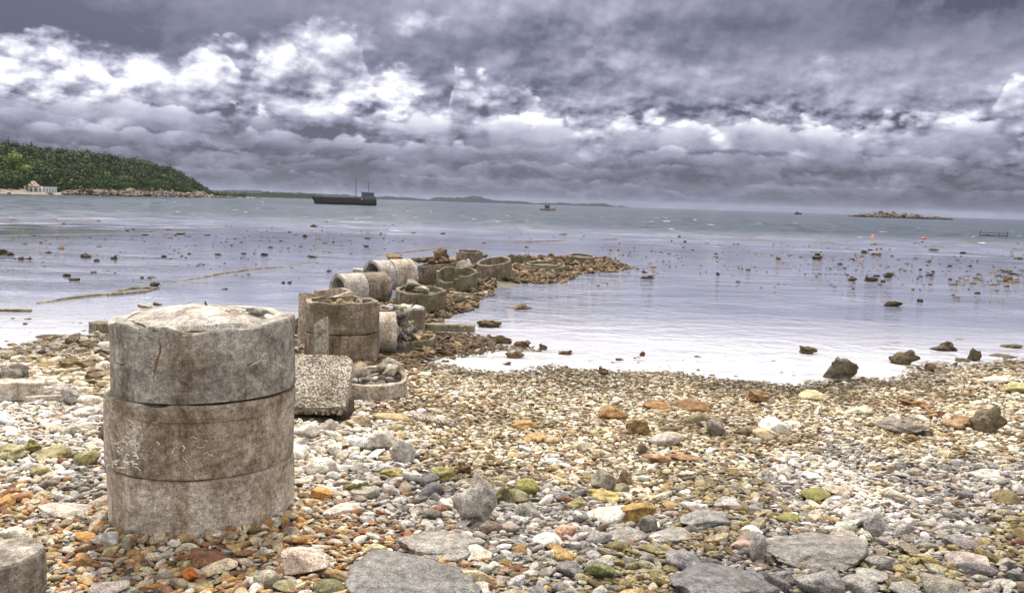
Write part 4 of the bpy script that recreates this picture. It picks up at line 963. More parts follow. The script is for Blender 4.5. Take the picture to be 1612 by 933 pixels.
for px_,w_,y_ in [(46,2.6,-1.52),(51,3,-1.52),(57,3.4,-1.52),(62,2.2,-1.52),(70.5,1.6,-1.12),(74,1.6,-1.12),(77.5,1.6,-1.12),(80.6,1.2,-1.12)]:
    f = MB(); f.box((wx(px_),y_,4.3*sc),(w_*sc,.05,4.6*sc)); f=f.build('window',DKWIN,hs)
    s_=MB(); s_.box((wx(px_),y_-.05,4.3*sc),(.08,.05,4.6*sc)); s_.build('frame',WHITE,f)
# pale boulders along the foot of the headland
m, n, b = new_mat('shore_boulder'); pos = n.n.new('ShaderNodeNewGeometry').outputs['Position']; _,_,Z = n.sep(pos)
f = n.noise(pos,1.1,6,.7); c = n.ramp(f,[(.3,(.05,.037,.026)),(.5,(.14,.10,.07)),(.7,(.28,.205,.15))]); c = n.mix(n.mr(Z,.55,.25),c,(.05,.045,.035))
n.put(b,'Base Color',c); b.inputs['Roughness'].default_value=.85; n.put(b,'Normal',n.bump(f,1,.15)); FARROCK = m
Vs, Fs, base_ = [], [], 0
for q in range(520):
    px = rr.uniform(95, 412) if q < 430 else rr.uniform(-300,412); a = rr.uniform(0,.035) if rr.random()<.75 else rr.uniform(.03,.14)
    if px < 100 and rr.random() < .8: continue
    x,y,z = hill_point(px,a); s_ = rr.uniform(.35,1.5)*(1 if px<370 else .6)
    k = rr.integers(0,NPROTO); Vv = stone_verts(AN,2,k,(s_*1.5,s_*1.2,s_*.9),(0,0,rr.uniform(0,6)),(x,y,max(z,0)+s_*.12))
    Vs.append(Vv); Fs.append(ICO[2][1]+base_); base_ += len(Vv)
meta(np_mesh('shore_rocks',np.concatenate(Vs),np.concatenate(Fs),FARROCK),'band of pale and dark boulders where the headland meets the sea','rocks',kind='stuff')
# distant low coast and far hills
FARHILL = plain('far_hill', (.02,.026,.022), .95, .2, .01, spec=0); FARCOAST = plain('far_coast', (.025,.034,.02), .95, .25, .05, spec=0)
def range_(name, prof, dist, mat, thick, step=2.0, seed=1, jag=.6):
    """hills given as (photo column, rows above the horizon), at dist metres, with their real depth"""
    pxs = np.arange(prof[0][0], prof[-1][0]+.01, step); hs_ = np.interp(pxs,[p[0] for p in prof],[p[1] for p in prof])
    r = SN(1,16,.15,1.6,seed); hs_ = np.maximum(hs_ + r(pxs[:,None])*jag*np.clip(hs_/4,0,1), -.1)
    pr = [(-1,-.02),(-.8,.25),(-.55,.6),(-.25,.9),(0,1),(.3,.85),(.7,.5),(1,-.02)]
    V = []
    for px,h in zip(pxs,hs_):
        rr_ = ray(px, horizon(px)); u = Vector((rr_.x,rr_.y,0)).normalized()
        for a,k in pr:
            p = u*(dist+a*thick); V.append((p.x,p.y,-1+(h*.78*dist/F+1+CAMZ*.9)*max(k,0) if k>0 else -1))
    NA_ = len(pr); i = (np.arange(len(pxs)-1)[:,None]*NA_+np.arange(NA_-1)[None,:]).ravel()
    o = np_mesh(name,V,np.stack([i,i+NA_,i+NA_+1,i+1],1),mat); return meta(o,kind='structure')
range_('coast',[(330,.5),(345,3.5),(370,4.5),(390,4),(410,5),(420,6.5),(440,6.8),(455,6),(480,6),(495,5.5),(508,2.5),(514,0)],900,FARCOAST,60,1.2,3,1.1)
range_('hills',[(300,3),(350,8),(400,9.5),(430,7),(470,7.5),(520,6.5),(545,7),(560,4),(590,5),(620,6),(650,4.5),(676,2),(684,7),(700,8),(715,7),(728,9),(742,12),(756,11),(770,7),(780,4),(800,5),(820,4.5),(845,1),(865,3),(880,4.2),(905,3),(925,4),(945,5.5),(955,5),(965,1),(972,.4),(978,2.6),(984,.3),(990,-.1)],3200,FARHILL,260,2,4,.5)
# rocky islet
isl = [(1333,.2),(1345,2),(1352,4),(1358,7.5),(1365,8),(1371,5.5),(1378,8),(1386,9.5),(1394,10.5),(1402,8.5),(1412,9),(1422,8.5),(1432,7),(1445,7.5),(1455,6.5),(1465,5.5),(1475,5.8),(1485,5),(1494,3),(1501,.1)]
dI = 620; Vs,Fs,base_ = [],[],0; c0 = ray(1417,horizon(1417)); u0 = Vector((c0.x,c0.y,0)).normalized()*dI
for q in range(420):
    px = rr.uniform(1336,1499); h = float(np.interp(px,[p[0] for p in isl],[p[1] for p in isl]))*dI/F*.92
    r_ = ray(px,horizon(px)); u = Vector((r_.x,r_.y,0)).normalized()*dI; off = rr.uniform(-1,1)
    s_ = rr.uniform(.9,2.3)*min(1,h/1.6+.2); zt_ = h*(1-abs(off)**1.6)*rr.uniform(.35,1)
    w_ = Vector((u.x,u.y,0)).normalized()*off*6
    Vv = stone_verts(AN,3,rr.integers(0,NPROTO),(s_*1.9,s_*1.7,max(s_*1.2,zt_)),(rr.uniform(-.3,.3),rr.uniform(-.3,.3),rr.uniform(0,6)),(u.x+w_.x-u0.x,u.y+w_.y-u0.y,max(zt_-s_*.6,.1)))
    Vs.append(Vv); Fs.append(ICO[3][1]+base_); base_ += len(Vv)
m, n, b = new_mat('islet_rock'); pos = n.n.new('ShaderNodeNewGeometry').outputs['Position']; _,_,Z = n.sep(pos)
f = n.noise(pos,.8,6,.7); c = n.ramp(f,[(.3,(.05,.045,.028)),(.5,(.13,.09,.065)),(.7,(.25,.17,.13))]); c = n.mix(n.mr(Z,1.7,.9),c,(.035,.03,.022))
n.put(b,'Base Color',c); b.inputs['Roughness'].default_value=.85; n.put(b,'Normal',n.bump(f,1,.2))
meta(np_mesh('islet',np.concatenate(Vs),np.concatenate(Fs),m,loc=u0),'low brown rocky islet on the horizon','islet')

# ------------------------------------------------------------------ boats
HULLD = plain('hull_dark', (.055,.045,.045), .7,.3,1.5); HULLR = plain('hull_rust', (.09,.045,.025), .8,.4,2); BLUE = plain('blue_roof', (.16,.34,.66), .5)
HULLP = plain('hull_pale', (.33,.29,.22), .6,.3,3); MAST = plain('mast', (.05,.05,.055), .6); CABIN = plain('cabin_grey', (.10,.11,.11), .6,.3,1.5)
def hull(L, Bm, H, bow=.35, stern=.0, sheer=.25, n_=22):
    """open boat hull along x, bow at +x"""
    V, Fc = [], []; prof = [(0,-.15),(.55,-.1),(.85,.25),(1,1)]
    for i in range(n_):
        s = i/(n_-1); x = (s-.5)*L
        wd = Bm/2*min(1,((1-s)/bow)**.55 if s > 1-bow else 1)*min(1,(.72+.28*s/.2) if s<.2 else 1)
        top = H*(1+sheer*max(0,(s-.55)/.45)**2+.12*max(0,(.25-s)/.25)); xr = x
        for sgn in (-1,1):
            for (a,z) in (prof if sgn<0 else prof): V.append((xr+(L*.06*z if s>.8 else 0)*((s-.8)/.2), sgn*a*wd, z*top))
    k = 8
    for i in range(n_-1):
        for j in (0,1,2):
            a = i*k+j; Fc.append((a,a+1,a+k+1,a+k)); a = i*k+4+j; Fc.append((a,a+k,a+k+1,a+1))
        Fc.append((i*k+3,i*k+7,(i+1)*k+7,(i+1)*k+3))          # deck
    Fc.append((0,4,5,6,7,3,2,1)); e=(n_-1)*k; Fc.append((e,e+1,e+2,e+3,e+7,e+6,e+5,e+4))
    return V, Fc
def boat(px, py, flip, **k):
    p = at(px,py); d_ = math.hypot(p.x,p.y); e = empty(k.pop('name'),(p.x,p.y,0),-math.atan2(p.x,p.y)+(math.pi if flip else 0),**k)
    return e, d_/F
# cargo barge: bow left, deckhouse right
bg, s = boat(544.5,322.2,True,name='cargo_barge',label='long dark cargo barge with tall mast and blue-roofed deckhouse',cat='barge')
V_,F_ = hull(93*s,17*s,8.2*s,.16,sheer=.35); MB().add(V_,F_).build('hull',HULLD,bg,smooth=False); mb = MB(); [mb.box((2*s,y_*8.3*s,6.6*s),(74*s,.5*s,1.2*s)) for y_ in (-1,)]; mb.build('rubbing_strake',CABIN,bg)
mb = MB(); mb.box((8*s,0,9.6*s),(62*s,13*s,3.4*s),bev=.05*s); mb.build('cargo_hold',HULLR,bg)
mb = MB(); mb.box((-35*s,0,11*s),(20*s,11*s,6*s),bev=.2*s); mb.box((-33*s,0,16.5*s),(19*s,9.5*s,5.6*s),bev=.2*s); dh = mb.build('deckhouse',CABIN,bg)
for k_ in range(4):
    w_=MB(); w_.box((-(28.5+k_*3.2)*s,4.6*s,16.5*s),(1.9*s,.25*s,2.2*s)); w_.build('window',DKWIN,dh)
mb = MB(); mb.box((-33*s,0,20*s),(23*s,12*s,1.5*s),rot=(0,-.04,0),bev=.1*s); mb.build('roof',BLUE,bg)
mb = MB(); mb.box((-22*s,0,12.2*s),(11*s,8*s,1*s)); [mb.tube([((-18-q*8)*s,y_*3.5*s,8*s),((-18-q*8)*s,y_*3.5*s,12*s)],.35*s,6) for q in(0,1) for y_ in(-1,1)]; mb.build('awning',HULLD,bg)
mb = MB(); mb.tube([(-15*s,0,7*s),(-15*s,0,43*s)],[.7*s,.35*s],6); mb.tube([(-15*s,0,42*s),(30*s,0,9*s)],.08*s,4); mb.build('mast',MAST,bg)
mb = MB(); mb.tube([(-34*s,0,19*s),(-34*s,0,37*s)],[.5*s,.25*s],6); mb.tube([(-42*s,0,34.5*s),(-26*s,0,34.5*s)],.22*s,5); mb.build('radio_mast',MAST,bg)
mb = MB(); [mb.tube([(x_*s,0,9*s),(x_*s,0,13*s)],.25*s,5) for x_ in(42,39)]; mb.tube([(42*s,0,13*s),(36*s,0,12*s)],.2*s,5); mb.build('bow_rail',MAST,bg)
# fishing boat, bow right
fb, s = boat(862,331.8,False,name='fishing_boat',label='small fishing boat with pale hull and dark wheelhouse, bow raised',cat='boat')
V_,F_ = hull(24*s,8*s,3.2*s,.35,sheer=.75); MB().add(V_,F_).build('hull',HULLP,fb,smooth=False)
mb = MB(); mb.box((-1*s,0,5.3*s),(7*s,5*s,5*s),bev=.3*s); w_=mb.build('wheelhouse',CABIN,fb)
mb = MB(); [mb.box((x_*s,-2.52*s,6.2*s),(1.4*s,.1*s,1.6*s)) for x_ in(-3,-.8,1.4)]; mb.build('window',DKWIN,w_)
mb = MB(); mb.box((-1*s,0,8.1*s),(9*s,6*s,.6*s),bev=.1*s); mb.build('roof',HULLD,fb)
MB().tube([(-4*s,0,8*s),(-13*s,0,12*s)],.35*s,5).build('boom',MAST,fb); MB().tube([(3*s,0,3*s),(3*s,0,12*s)],.3*s,5).build('mast',MAST,fb)
# far workboat on the horizon
wb, s = boat(1256,horizon(1256)+3.4,False,name='workboat',label='tiny dark boat silhouette on the horizon left of the islet',cat='boat')
V_,F_ = hull(10*s,4*s,1.8*s,.3,sheer=.5); MB().add(V_,F_).build('hull',HULLD,wb,smooth=False)
mb = MB(); mb.box((-1*s,0,2.9*s),(4*s,2.4*s,2.2*s)); mb.tube([(-1*s,0,3*s),(-1*s,0,6*s)],.2*s,5); mb.build('wheelhouse',CABIN,wb)
# motorboat near the headland
mo, s = boat(254,316.5,False,name='motorboat',label='small blue and white motorboat off the wooded headland',cat='boat')
V_,F_ = hull(12*s,5*s,2.2*s,.4,sheer=.4); MB().add(V_,F_).build('hull',WHITE,mo,smooth=False)
mb = MB(); mb.box((0,0,3.1*s),(8.5*s,4*s,2.0*s),bev=.2*s); mb.build('cabin',BLUE,mo)
mb = MB(); mb.box((0,0,5.9*s),(10*s,4.6*s,.7*s),bev=.1*s); [mb.tube([(x_*s,y_*s,4*s),(x_*s,y_*s,5.7*s)],.2*s,5) for x_ in(-4,4) for y_ in(-1.8,1.8)]; mb.build('canopy',BLUE,mo)
# floating pontoon
po, s = boat(1564,371.5,False,name='pontoon',label='low open wooden pontoon with corner posts floating beside a red buoy',cat='pontoon')
PO = plain('wet_wood',(.10,.085,.05),.8,.3,5)
mb=MB(); [mb.box((0,y_*s,z_*s),(34*s,1.2*s,.9*s)) for y_ in(-5,5) for z_ in (1.0,)]; [mb.box((x_*s,0,1.0*s),(1*s,10*s,.9*s)) for x_ in(-16,-5,6,16)]; mb.build('frame',PO,po)
for x_ in(-16.5,-7,7,16.5):
    for y_ in(-5,5): MB().tube([(x_*s,y_*s,-.5*s),(x_*s,y_*s,(7 if abs(x_)>15 else 4)*s)],.55*s,6).build('post',PO,po)
for y_ in (-5,5): MB().box((0,y_*s,4.2*s),(33*s,.5*s,.6*s)).build('rail',PO,po)
RED = plain('buoy_red',(.62,.07,.035),.45,.15,4); ORANGE = plain('buoy_orange',(.65,.22,.06),.45)
def buoy(px,py,w,mat,label):
    p = at(px,py+w*.3); s=mpp(p)*w/2; e=empty('buoy',(p.x,p.y,0),label=label,cat='buoy',group='mooring buoys on the bay')
    V_ = ICO[3][0]*[s,s,s*.78]+[0,0,s*.28]; np_mesh('float',V_,ICO[3][1],mat,e)
    mb=MB(); mb.tube([(0,0,s*.9),(0,0,s*1.35)],s*.12,6); mb.build('mooring_eye',MAST,e)
for a in [(1375,371,8,RED,'bright red buoy nearest below the rocky islet'),(1454,374.5,7,RED,'bright red buoy between the islet buoy and the pontoon'),
          (1544.5,369,4.5,RED,'small red buoy touching the end of the pontoon'),(1285,372.5,3.5,RED,'tiny dark red buoy left of all the larger red buoys'),
          (641,332.5,4,ORANGE,'orange buoy between the cargo barge and the fishing boat'),(413,318.5,4,ORANGE,'orange buoy off the point, left of the cargo barge')]: buoy(*a)
# ------------------------------------------------------------------ the stones one can point at: (px, py middle, w, h, family, colour, flatness, name, label, landmark)
def srgb(h): return lin(int(h[0:2],16),int(h[2:4],16),int(h[4:6],16))
ST=[(640,912,230,62,AN,'8f8b86','boulder','widest flat dark boulder at the near edge right of the column','the wide dark boulder'),
(690,852,140,44,AN,'9b958d','boulder','flat grey boulder just behind the widest dark one','the flat grey boulder'),
(1140,912,190,56,AN,'7d7a78','boulder','rough pitted dark boulder at the near edge, left of the grey ledge','the pitted dark boulder'),
(480,880,86,54,AN,'cdb8a6','boulder','pale pinkish angular boulder at the right foot of the column','the pinkish boulder'),
(745,793,62,74,RG,'b0a89e','coral_rock','upright craggy white coral rock in the middle of the near beach','the craggy white rock'),
(745,864,60,24,AN,'c9bfae','stone','smooth oblong pale block in front of the craggy white rock','the oblong pale block'),
(520,921,50,26,SM,'807a5c','stone','olive green stone between the pinkish boulder and the wide dark one',None),
(418,909,36,26,SM,'b5ab98','stone','round grey-cream stone left of the pinkish boulder',None),
(450,919,40,16,SM,'8e8766','stone','olive oval stone below the pinkish boulder',None),
(100,799,90,28,AN,'c9bdb0','boulder','large flat pale stone left of the column foot','the flat pale stone'),
(20,712,48,26,RG,'a8a078','boulder','yellow mossy boulder at the left edge','the yellow mossy boulder'),
(136,722,34,24,SM,'aaa374','stone','round yellow mossy stone nearest the column on its left','the round mossy stone'),
(92,710,58,22,RG,'a39b70','stone','long yellow mossy stone between the mossy boulder and the round one',None),
(65,742,32,18,SM,'a39c72','stone','small yellow mossy stone below the long one',None),
(50,705,28,22,RG,'98905a','stone','darker mossy lump touching the yellow mossy boulder',None),
(118,623,44,30,RG,'a8a099','coral_rock','craggy grey coral lump sitting on the thin beam','the craggy grey lump'),
(82,613,46,18,RG,'b0a8a0','coral_rock','flat craggy white lump behind the thin beam',None),
(18,588,44,26,RG,'8a8278','coral_rock','dark grey lump behind the left ring fragment',None),
(138,648,40,18,AN,'d6cdc0','stone','white stone just in front of the craggy grey lump',None),
(168,680,24,34,RG,'8d8474','coral_rock','brown craggy lump leaning at the left side of the column',None),
(618,743,36,18,RG,'a89a62','stone','yellow mossy stone in the white pebbles between column and gravel','the yellow stone'),
(560,768,38,24,RG,'857f55','stone','dark olive mossy lump right of the column','the dark olive lump'),
(697,747,38,24,RG,'958c5a','stone','yellow pitted stone left of the small brown one','the yellow pitted stone'),
(728,738,26,20,RG,'7a6247','stone','small dark brown stone touching the yellow pitted one',None),
(787,780,30,28,RG,'7a7350','stone','dark olive mossy stone right of the craggy white rock',None),
(831,767,34,26,SM,'b0a660','stone','bright yellow-green round stone in the middle of the beach','the yellow-green round stone'),
(812,783,40,26,AN,'847d5e','stone','grey-olive stone under the yellow-green round one',None),
(905,793,36,18,RG,'a0956a','stone','yellowish pitted stone right of the yellow-green round one',None),
(944,898,46,28,SM,'85865c','stone','moss green egg-shaped stone near the lower edge','the green egg stone'),
(1283,777,46,22,SM,'938c52','stone','olive club-shaped stone in the grey pebbles at the right','the olive club stone'),
(1240,815,34,18,SM,'8f8a52','stone','small olive stone in front of the olive club-shaped one',None),
(955,807,58,26,SM,'ddd4c4','stone','large white oval stone in the grey band','the large white oval stone'),
(1000,806,58,34,AN,'aa8a55','stone','ochre angular stone touching the large white oval','the ochre stone'),
(1020,826,30,26,AN,'8e8d80','stone','small grey-green faceted stone below the ochre one',None),
(862,850,44,24,AN,'dcd2c4','stone','squarish white stone with a rusty end','the squarish white stone'),
(888,836,34,20,SM,'c49a84','stone','pointed pinkish stone right of the squarish white one',None),
(985,838,60,22,SM,'a49c93','stone','long grey stone lying under the ochre one',None),
(1110,812,78,28,AN,'928d87','stone','long grey wedge stone in the middle right','the long grey wedge'),
(1192,866,24,40,SM,'aea7a0','stone','smooth upright grey egg-shaped stone','the upright grey egg'),
(1168,858,32,18,SM,'b59a8c','stone','reddish grey stone left of the upright grey egg',None),
(1145,793,40,22,AN,'b3aca4','stone','pale grey blocky stone above the long grey wedge',None),
(890,875,36,22,AN,'c0a068','stone','golden stone in the grey band near the lower edge',None),
(1060,840,56,22,AN,'a9a299','stone','flat grey stone in front of the long grey wedge',None),
(948,758,36,34,AN,'968e7f','stone','tall grey-brown stone on the fine gravel','the tall grey-brown stone'),
(984,752,32,26,RG,'8c765c','stone','brown crusty stone right of the tall grey-brown one',None),
(978,770,24,18,SM,'9b9077','stone','small stone in front of the two brown ones on fine gravel',None),
(950,778,50,20,RG,'b09d66','stone','yellowish crusty stone in front of the tall grey-brown one',None),
(1290,868,170,30,AN,'8c867f','boulder','long low grey ledge near the lower right edge','the grey ledge'),
(1290,912,70,40,AN,'8d8984','boulder','angular grey boulder below the long ledge',None),
(1352,918,56,30,SM,'9a948e','stone','smooth grey boulder right of the angular one below the ledge',None),
(1372,903,50,22,SM,'a19b94','stone','smooth grey stone behind the two boulders below the ledge',None),
(1422,925,46,24,AN,'9c968c','stone','grey stone at the near edge, right of the boulders below the ledge',None),
(1375,830,28,36,AN,'b2aba4','stone','pointed pale grey stone standing in the right-hand pebbles',None),
(1360,812,60,22,AN,'a39c96','stone','flat grey stone behind the pointed pale grey one',None),
(1550,745,44,16,AN,'c2bab0','stone','flat pale stone at the right side of the pebbles',None),
(1424,670,74,28,AN,'8d8379','boulder','flat grey slab-like boulder on the right-hand gravel','the slab-like boulder'),
(1552,663,48,42,RG,'7b6e56','boulder','dark crusted boulder on the gravel at the right edge','the dark crusted boulder'),
(1216,671,42,26,AN,'ece4d6','stone','white block on the gravel, right half of the beach','the white block'),
(1203,682,34,18,SM,'d6c4a2','stone','cream stone touching the front of the white block',None),
(1248,668,28,12,AN,'dcd2c2','stone','thin white sliver right of the white block',None),
(1351,646,38,16,AN,'d2c8ac','stone','flat pale stone behind the slab-like boulder',None),
(1280,622,48,14,AN,'c4b48e','stone','long flat sandy stone near the waterline','the long sandy stone'),
(1194,626,32,20,RG,'9b7a55','stone','brown stone left of the long sandy one',None),
(1565,598,44,14,AN,'d6c9b6','stone','flat white stone near the waterline at the right',None),
(1600,612,44,18,AN,'b0a578','stone','flat mossy stone at the right edge behind the white one',None),
(1440,634,48,16,RG,'a27f5c','stone','long brown lump on the gravel between white block and crusted boulder',None),
(1477,652,36,14,RG,'ab8a68','stone','reddish brown lump right of the slab-like boulder',None),
(1510,665,50,22,RG,'ab8a66','stone','broad reddish stone left of the dark crusted boulder',None),
(965,650,42,22,AN,'9a7850','stone','pointed brown rock on the open gravel in the middle','the pointed brown rock'),
(1005,673,38,26,RG,'8e7550','stone','round brown crusted rock behind the grey loaf-shaped one','the brown crusted rock'),
(1047,690,54,24,SM,'b3aa9c','stone','grey loaf-shaped stone in the middle gravel','the grey loaf stone'),
(1010,708,16,20,AN,'77705c','stone','small dark pointed stone left below the grey loaf',None),
(1099,661,32,20,SM,'938566','stone','rounded brown stone right of the brown crusted rock',None),
(1126,676,28,26,AN,'918a7a','stone','grey pyramid stone right of the grey loaf','the grey pyramid'),
(1090,638,52,18,AN,'8f6f4c','stone','long dark brown wedge nearest the water in the middle',None),
(1035,638,40,14,AN,'a37f54','stone','low tan wedge left of the long dark brown one',None),
(1075,718,52,16,AN,'9c7a58','stone','long brown flake below the grey loaf',None),
(1040,722,36,16,AN,'a88561','stone','reddish brown flake left of the long one below the grey loaf',None),
(825,668,40,16,RG,'b08f60','stone','tan crusted lump in the left part of the fine gravel',None),
(845,690,40,16,RG,'bb9a6c','stone','second tan lump, in front of the crusted one on fine gravel',None),
(635,712,34,34,AN,'a9a49a','stone','grey banded stone right of the white pebbles','the banded stone'),
(598,695,46,30,AN,'c3bbae','stone','large striped pale stone left of the banded one',None),
(565,662,40,22,RG,'b9a78a','stone','tan lump just in front of the low ring of stones',None),
(620,655,60,14,AN,'b8a07a','stone','flat tan flake below the low ring of stones',None),
(484,680,38,24,SM,'e6dfd4','stone','largest round white stone in front of the pitted slab',None),
(518,672,22,20,SM,'b9aea0','stone','pinkish round stone under the pitted slab',None),
(505,735,44,30,AN,'e6ded2','stone','big white stone beside the right side of the column',None),
(540,800,60,16,AN,'d3c7ba','stone','flat white stone right of the column foot',None),
(345,890,52,24,AN,'d8c3a4','stone','cream block among orange pebbles in front of the column',None),
(300,905,30,22,AN,'c8743c','stone','bright orange stone in front of the column',None),
(130,880,46,24,RG,'a8805a','stone','crusty orange lump right of the corner block',None),
(170,848,40,24,AN,'d9d2c8','stone','white flat stone at the left foot of the column',None),
]
SHORE=[(1321,577,52,38,RG,'827a66','boulder','big dark blocky boulder at the waterline'),
(1272,547,28,20,RG,'6f6144','coral_rock','round brown rock in the water left of the big blocky boulder'),
(1422,560,46,26,RG,'75664b','coral_rock','pyramid-shaped brown rock right of the big blocky boulder'),
(1485,540,38,24,RG,'6f6149','coral_rock','largest round rock off the shore at the right'),
(1534,557,24,22,RG,'776850','coral_rock','upright knobbly rock right of the largest round one'),
(1591,541,34,12,AN,'7a6b4a','coral_rock','flat brown rock in the water at the right edge'),
(1464,577,22,16,RG,'8d7b60','coral_rock','small tan rock just off the beach below the largest round rock'),
(1486,573,22,10,RG,'8d7b60','coral_rock','low tan rock right of the small one just off the beach'),
(1515,565,26,8,RG,'77684e','coral_rock','flat lump touching the upright knobbly rock'),
(1580,558,42,6,AN,'77705f','coral_rock','thin flat slab of rock awash at the right'),
(1512,532,14,4,RG,'6b5b42','coral_rock','sliver of rock behind the largest round one'),
(890,551,22,14,RG,'8a714e','coral_rock','round tan rock alone off the rubble spit'),
(950,583,16,16,RG,'8c7350','coral_rock','upright small rock right off the middle beach'),
(1011,556,9,9,SM,'7c5b3f','coral_rock','small round reddish rock alone in the rippled water'),
(1404,475,30,14,RG,'69593f','coral_rock','spiky low rock alone in the middle distance at the right'),
(1448,471,10,9,RG,'6d5a43','coral_rock','small rock right of the spiky low one'),
(1342,437,15,11,RG,'6b5d43','coral_rock','left of the three block-like rocks far out on the right'),
(1372,437,21,12,RG,'675941','coral_rock','middle of the three block-like rocks far out on the right'),
(1398,431,15,13,AN,'5f5a44','coral_rock','right and tallest of the three block-like rocks far out'),
(1390,441,8,8,RG,'6b5d43','coral_rock','small lump below the tallest of the three far blocks'),
(1019,434,22,9,RG,'6e5a3c','coral_rock','wide low rock off the tip of the rubble spit'),
(1015,427,10,5,RG,'6e5a3c','coral_rock','small rock behind the wide low one off the spit tip'),
(1130,429,7,8,RG,'6b5a45','coral_rock','tiny upright rock right of the wide low one'),
(1287,404,17,8,RG,'6f5a38','coral_rock','far brown rock left of the three blocks'),
(134,400,18,12,RG,'61523f','coral_rock','broad dark rock on the left flats'),
(106,431,16,9,RG,'6e5f48','coral_rock','left rock of the close pair on the left flats'),
(117,437,17,9,RG,'685a45','coral_rock','right rock of the close pair on the left flats'),
(243,445,16,12,SM,'5c5547','coral_rock','dark round rock beside the long pipe'),
(180,403,12,11,RG,'61523f','coral_rock','upright rock right of the broad dark one on the left flats'),
(152,408,9,7,RG,'67573f','coral_rock','small rock between the broad and the upright one'),
(5,395,18,14,RG,'61523f','coral_rock','rock cut by the left edge of the view'),
(16,398,14,10,RG,'6b5b45','coral_rock','rock touching the one cut by the left edge'),
(33,405,12,8,RG,'6b5b45','coral_rock','left one of two low rocks near the left edge'),
(46,405,11,7,RG,'64553f','coral_rock','right one of two low rocks near the left edge'),
(78,527,42,9,AN,'6f5f4b','coral_rock','flat dark slab of rock off the left beach'),
(60,550,38,9,AN,'8d7658','coral_rock','flat tan slab of rock nearer than the dark one at the left'),
(115,532,30,20,RG,'7b6a50','coral_rock','humped rock at the left waterline'),
(148,537,46,12,RG,'846f50','coral_rock','long low rock between the humped one and the column'),
(165,550,30,20,RG,'6e5e48','coral_rock','dark lump at the waterline next to the column'),
(120,570,60,22,RG,'9a8058','coral_rock','wide tan lump on the left beach edge'),
(78,572,56,12,AN,'b09468','coral_rock','flat tan rock left of the wide lump on the left beach edge'),
(620,403,27,9,AN,'9a7448','coral_rock','flat orange-brown rock behind the farther lying rings'),
(354,453,10,5,RG,'69573f','coral_rock','low rock behind the column on the left flats'),
(446,443,7,7,RG,'5c5040','coral_rock','left one of two tiny rocks left of the half ring'),
(456,443,7,7,RG,'5c5040','coral_rock','right one of two tiny rocks left of the half ring'),
(491,402,18,7,RG,'6e5b43','coral_rock','knobbly flat rock behind the two-ring stack'),
(416,399,12,7,RG,'69573f','coral_rock','rock far behind the half ring'),
(343,399,12,5,RG,'69573f','coral_rock','low rock far behind the right side of the column'),
(480,370,9,6,RG,'5c5040','coral_rock','far rock out towards the bar left of the lying rings'),
(815,480,44,14,RG,'806a48','coral_rock','low rock heap just right off the spit edge'),
(770,505,40,20,RG,'7b6648','coral_rock','lumpy rock at the spit edge beyond the straight beam'),
(793,531,26,20,RG,'7d6849','coral_rock','tall lump in the cluster off the near spit'),
(822,537,30,18,RG,'80694a','coral_rock','right lump in the cluster off the near spit'),
(855,543,14,16,RG,'746045','coral_rock','upright small rock between the cluster and the lone tan rock'),
(810,556,32,14,RG,'86704f','coral_rock','flat lump in front of the cluster off the near spit'),
(787,413,0,0,None,None,None,None)]
for (px,py,w,h,fam,hx_,nm,lab,mk) in ST:
    if w<80: w*=1.12; h*=1.22; py-=1
    stone(nm,px,py,w,h,fam,srgb(hx_),lab,'boulder' if nm=='boulder' else 'rock' if nm=='coral_rock' else 'stone',
          group='larger stones on the beach', deep=.8 if h<w*.6 else .7, sub=5 if w>80 else 4, flat=.35, mark=mk)
NW=0
for (px,py,w,h,fam,hx_,nm,lab) in SHORE:
    if not w: continue
    P=on(px,py+h*.45) if py>500 else at(px,py+h*.45,0.)
    h_=h*(.95 if py>555 or 'slab' in lab else .68); stone(nm,px,py-(h-h_)*.45,w,h_*1.15,fam,np.array(srgb(hx_))*.65,lab,'boulder' if nm=='boulder' else 'rock',group='brown rocks in the shallows', deep=.7, sub=4, flat=.25, P=P, z=P.z-.01)
    NW+=1
FMARK=[(at(px_,py_,0)[0],at(px_,py_,0)[1],w_) for px_,py_,w_ in [(134,402,'the broad dark rock'),(111,436,'the close pair of rocks'),(40,407,'the two low rocks'),(180,406,'the upright rock'),(243,448,'the dark round rock'),(343,401,'the low rock behind the column'),(416,401,'the rock behind the half ring'),(480,372,'the far rock by the bar'),(545,323,'the barge'),(491,404,'the knobbly flat rock'),
 (620,405,'the orange-brown flat rock'),(800,382,'the middle of the long pipe'),(980,376,'the far end of the long pipe'),(400,425,'the bare stretch of the long pipe'),(1019,436,'the wide low rock'),(1130,432,'the tiny upright rock'),(1287,406,'the far brown rock'),(1372,441,'the three far blocks'),(1404,480,'the spiky low rock'),(1448,474,'the rock by the spiky one'),(1375,374,'the buoy below the islet'),(1454,377,'the middle red buoy'),(1564,373,'the pontoon'),
 (1321,590,'the big blocky boulder'),(950,588,'the upright rock off the beach'),(890,556,'the round tan rock'),(1011,558,'the reddish round rock'),(1485,550,'the largest round rock'),(78,530,'the flat dark slab of rock'),(166,516,'the small dark block'),(1272,555,'the round brown rock')]]
def where(x,y,marks,scale=1.):
    d2=[(math.hypot(x-m_[0],(y-m_[1])*.6),m_) for m_ in marks]; dd_,m_=min(d2,key=lambda q:q[0]); dx_,dy_=x-m_[0],(y-m_[1])*.6
    rel='right of' if dx_>abs(dy_) else 'left of' if -dx_>abs(dy_) else 'behind' if dy_>0 else 'before'
    if abs(dx_)>.4*abs(dy_) and abs(dy_)>.4*abs(dx_): rel=('behind' if dy_>0 else 'before')+' and '+('right' if dx_>0 else 'left')+' of'
    return ('very close' if dd_<.35*scale else 'close' if dd_<1.0*scale else 'some way' if dd_<2.5*scale else 'far')+' '+rel+' '+m_[2]
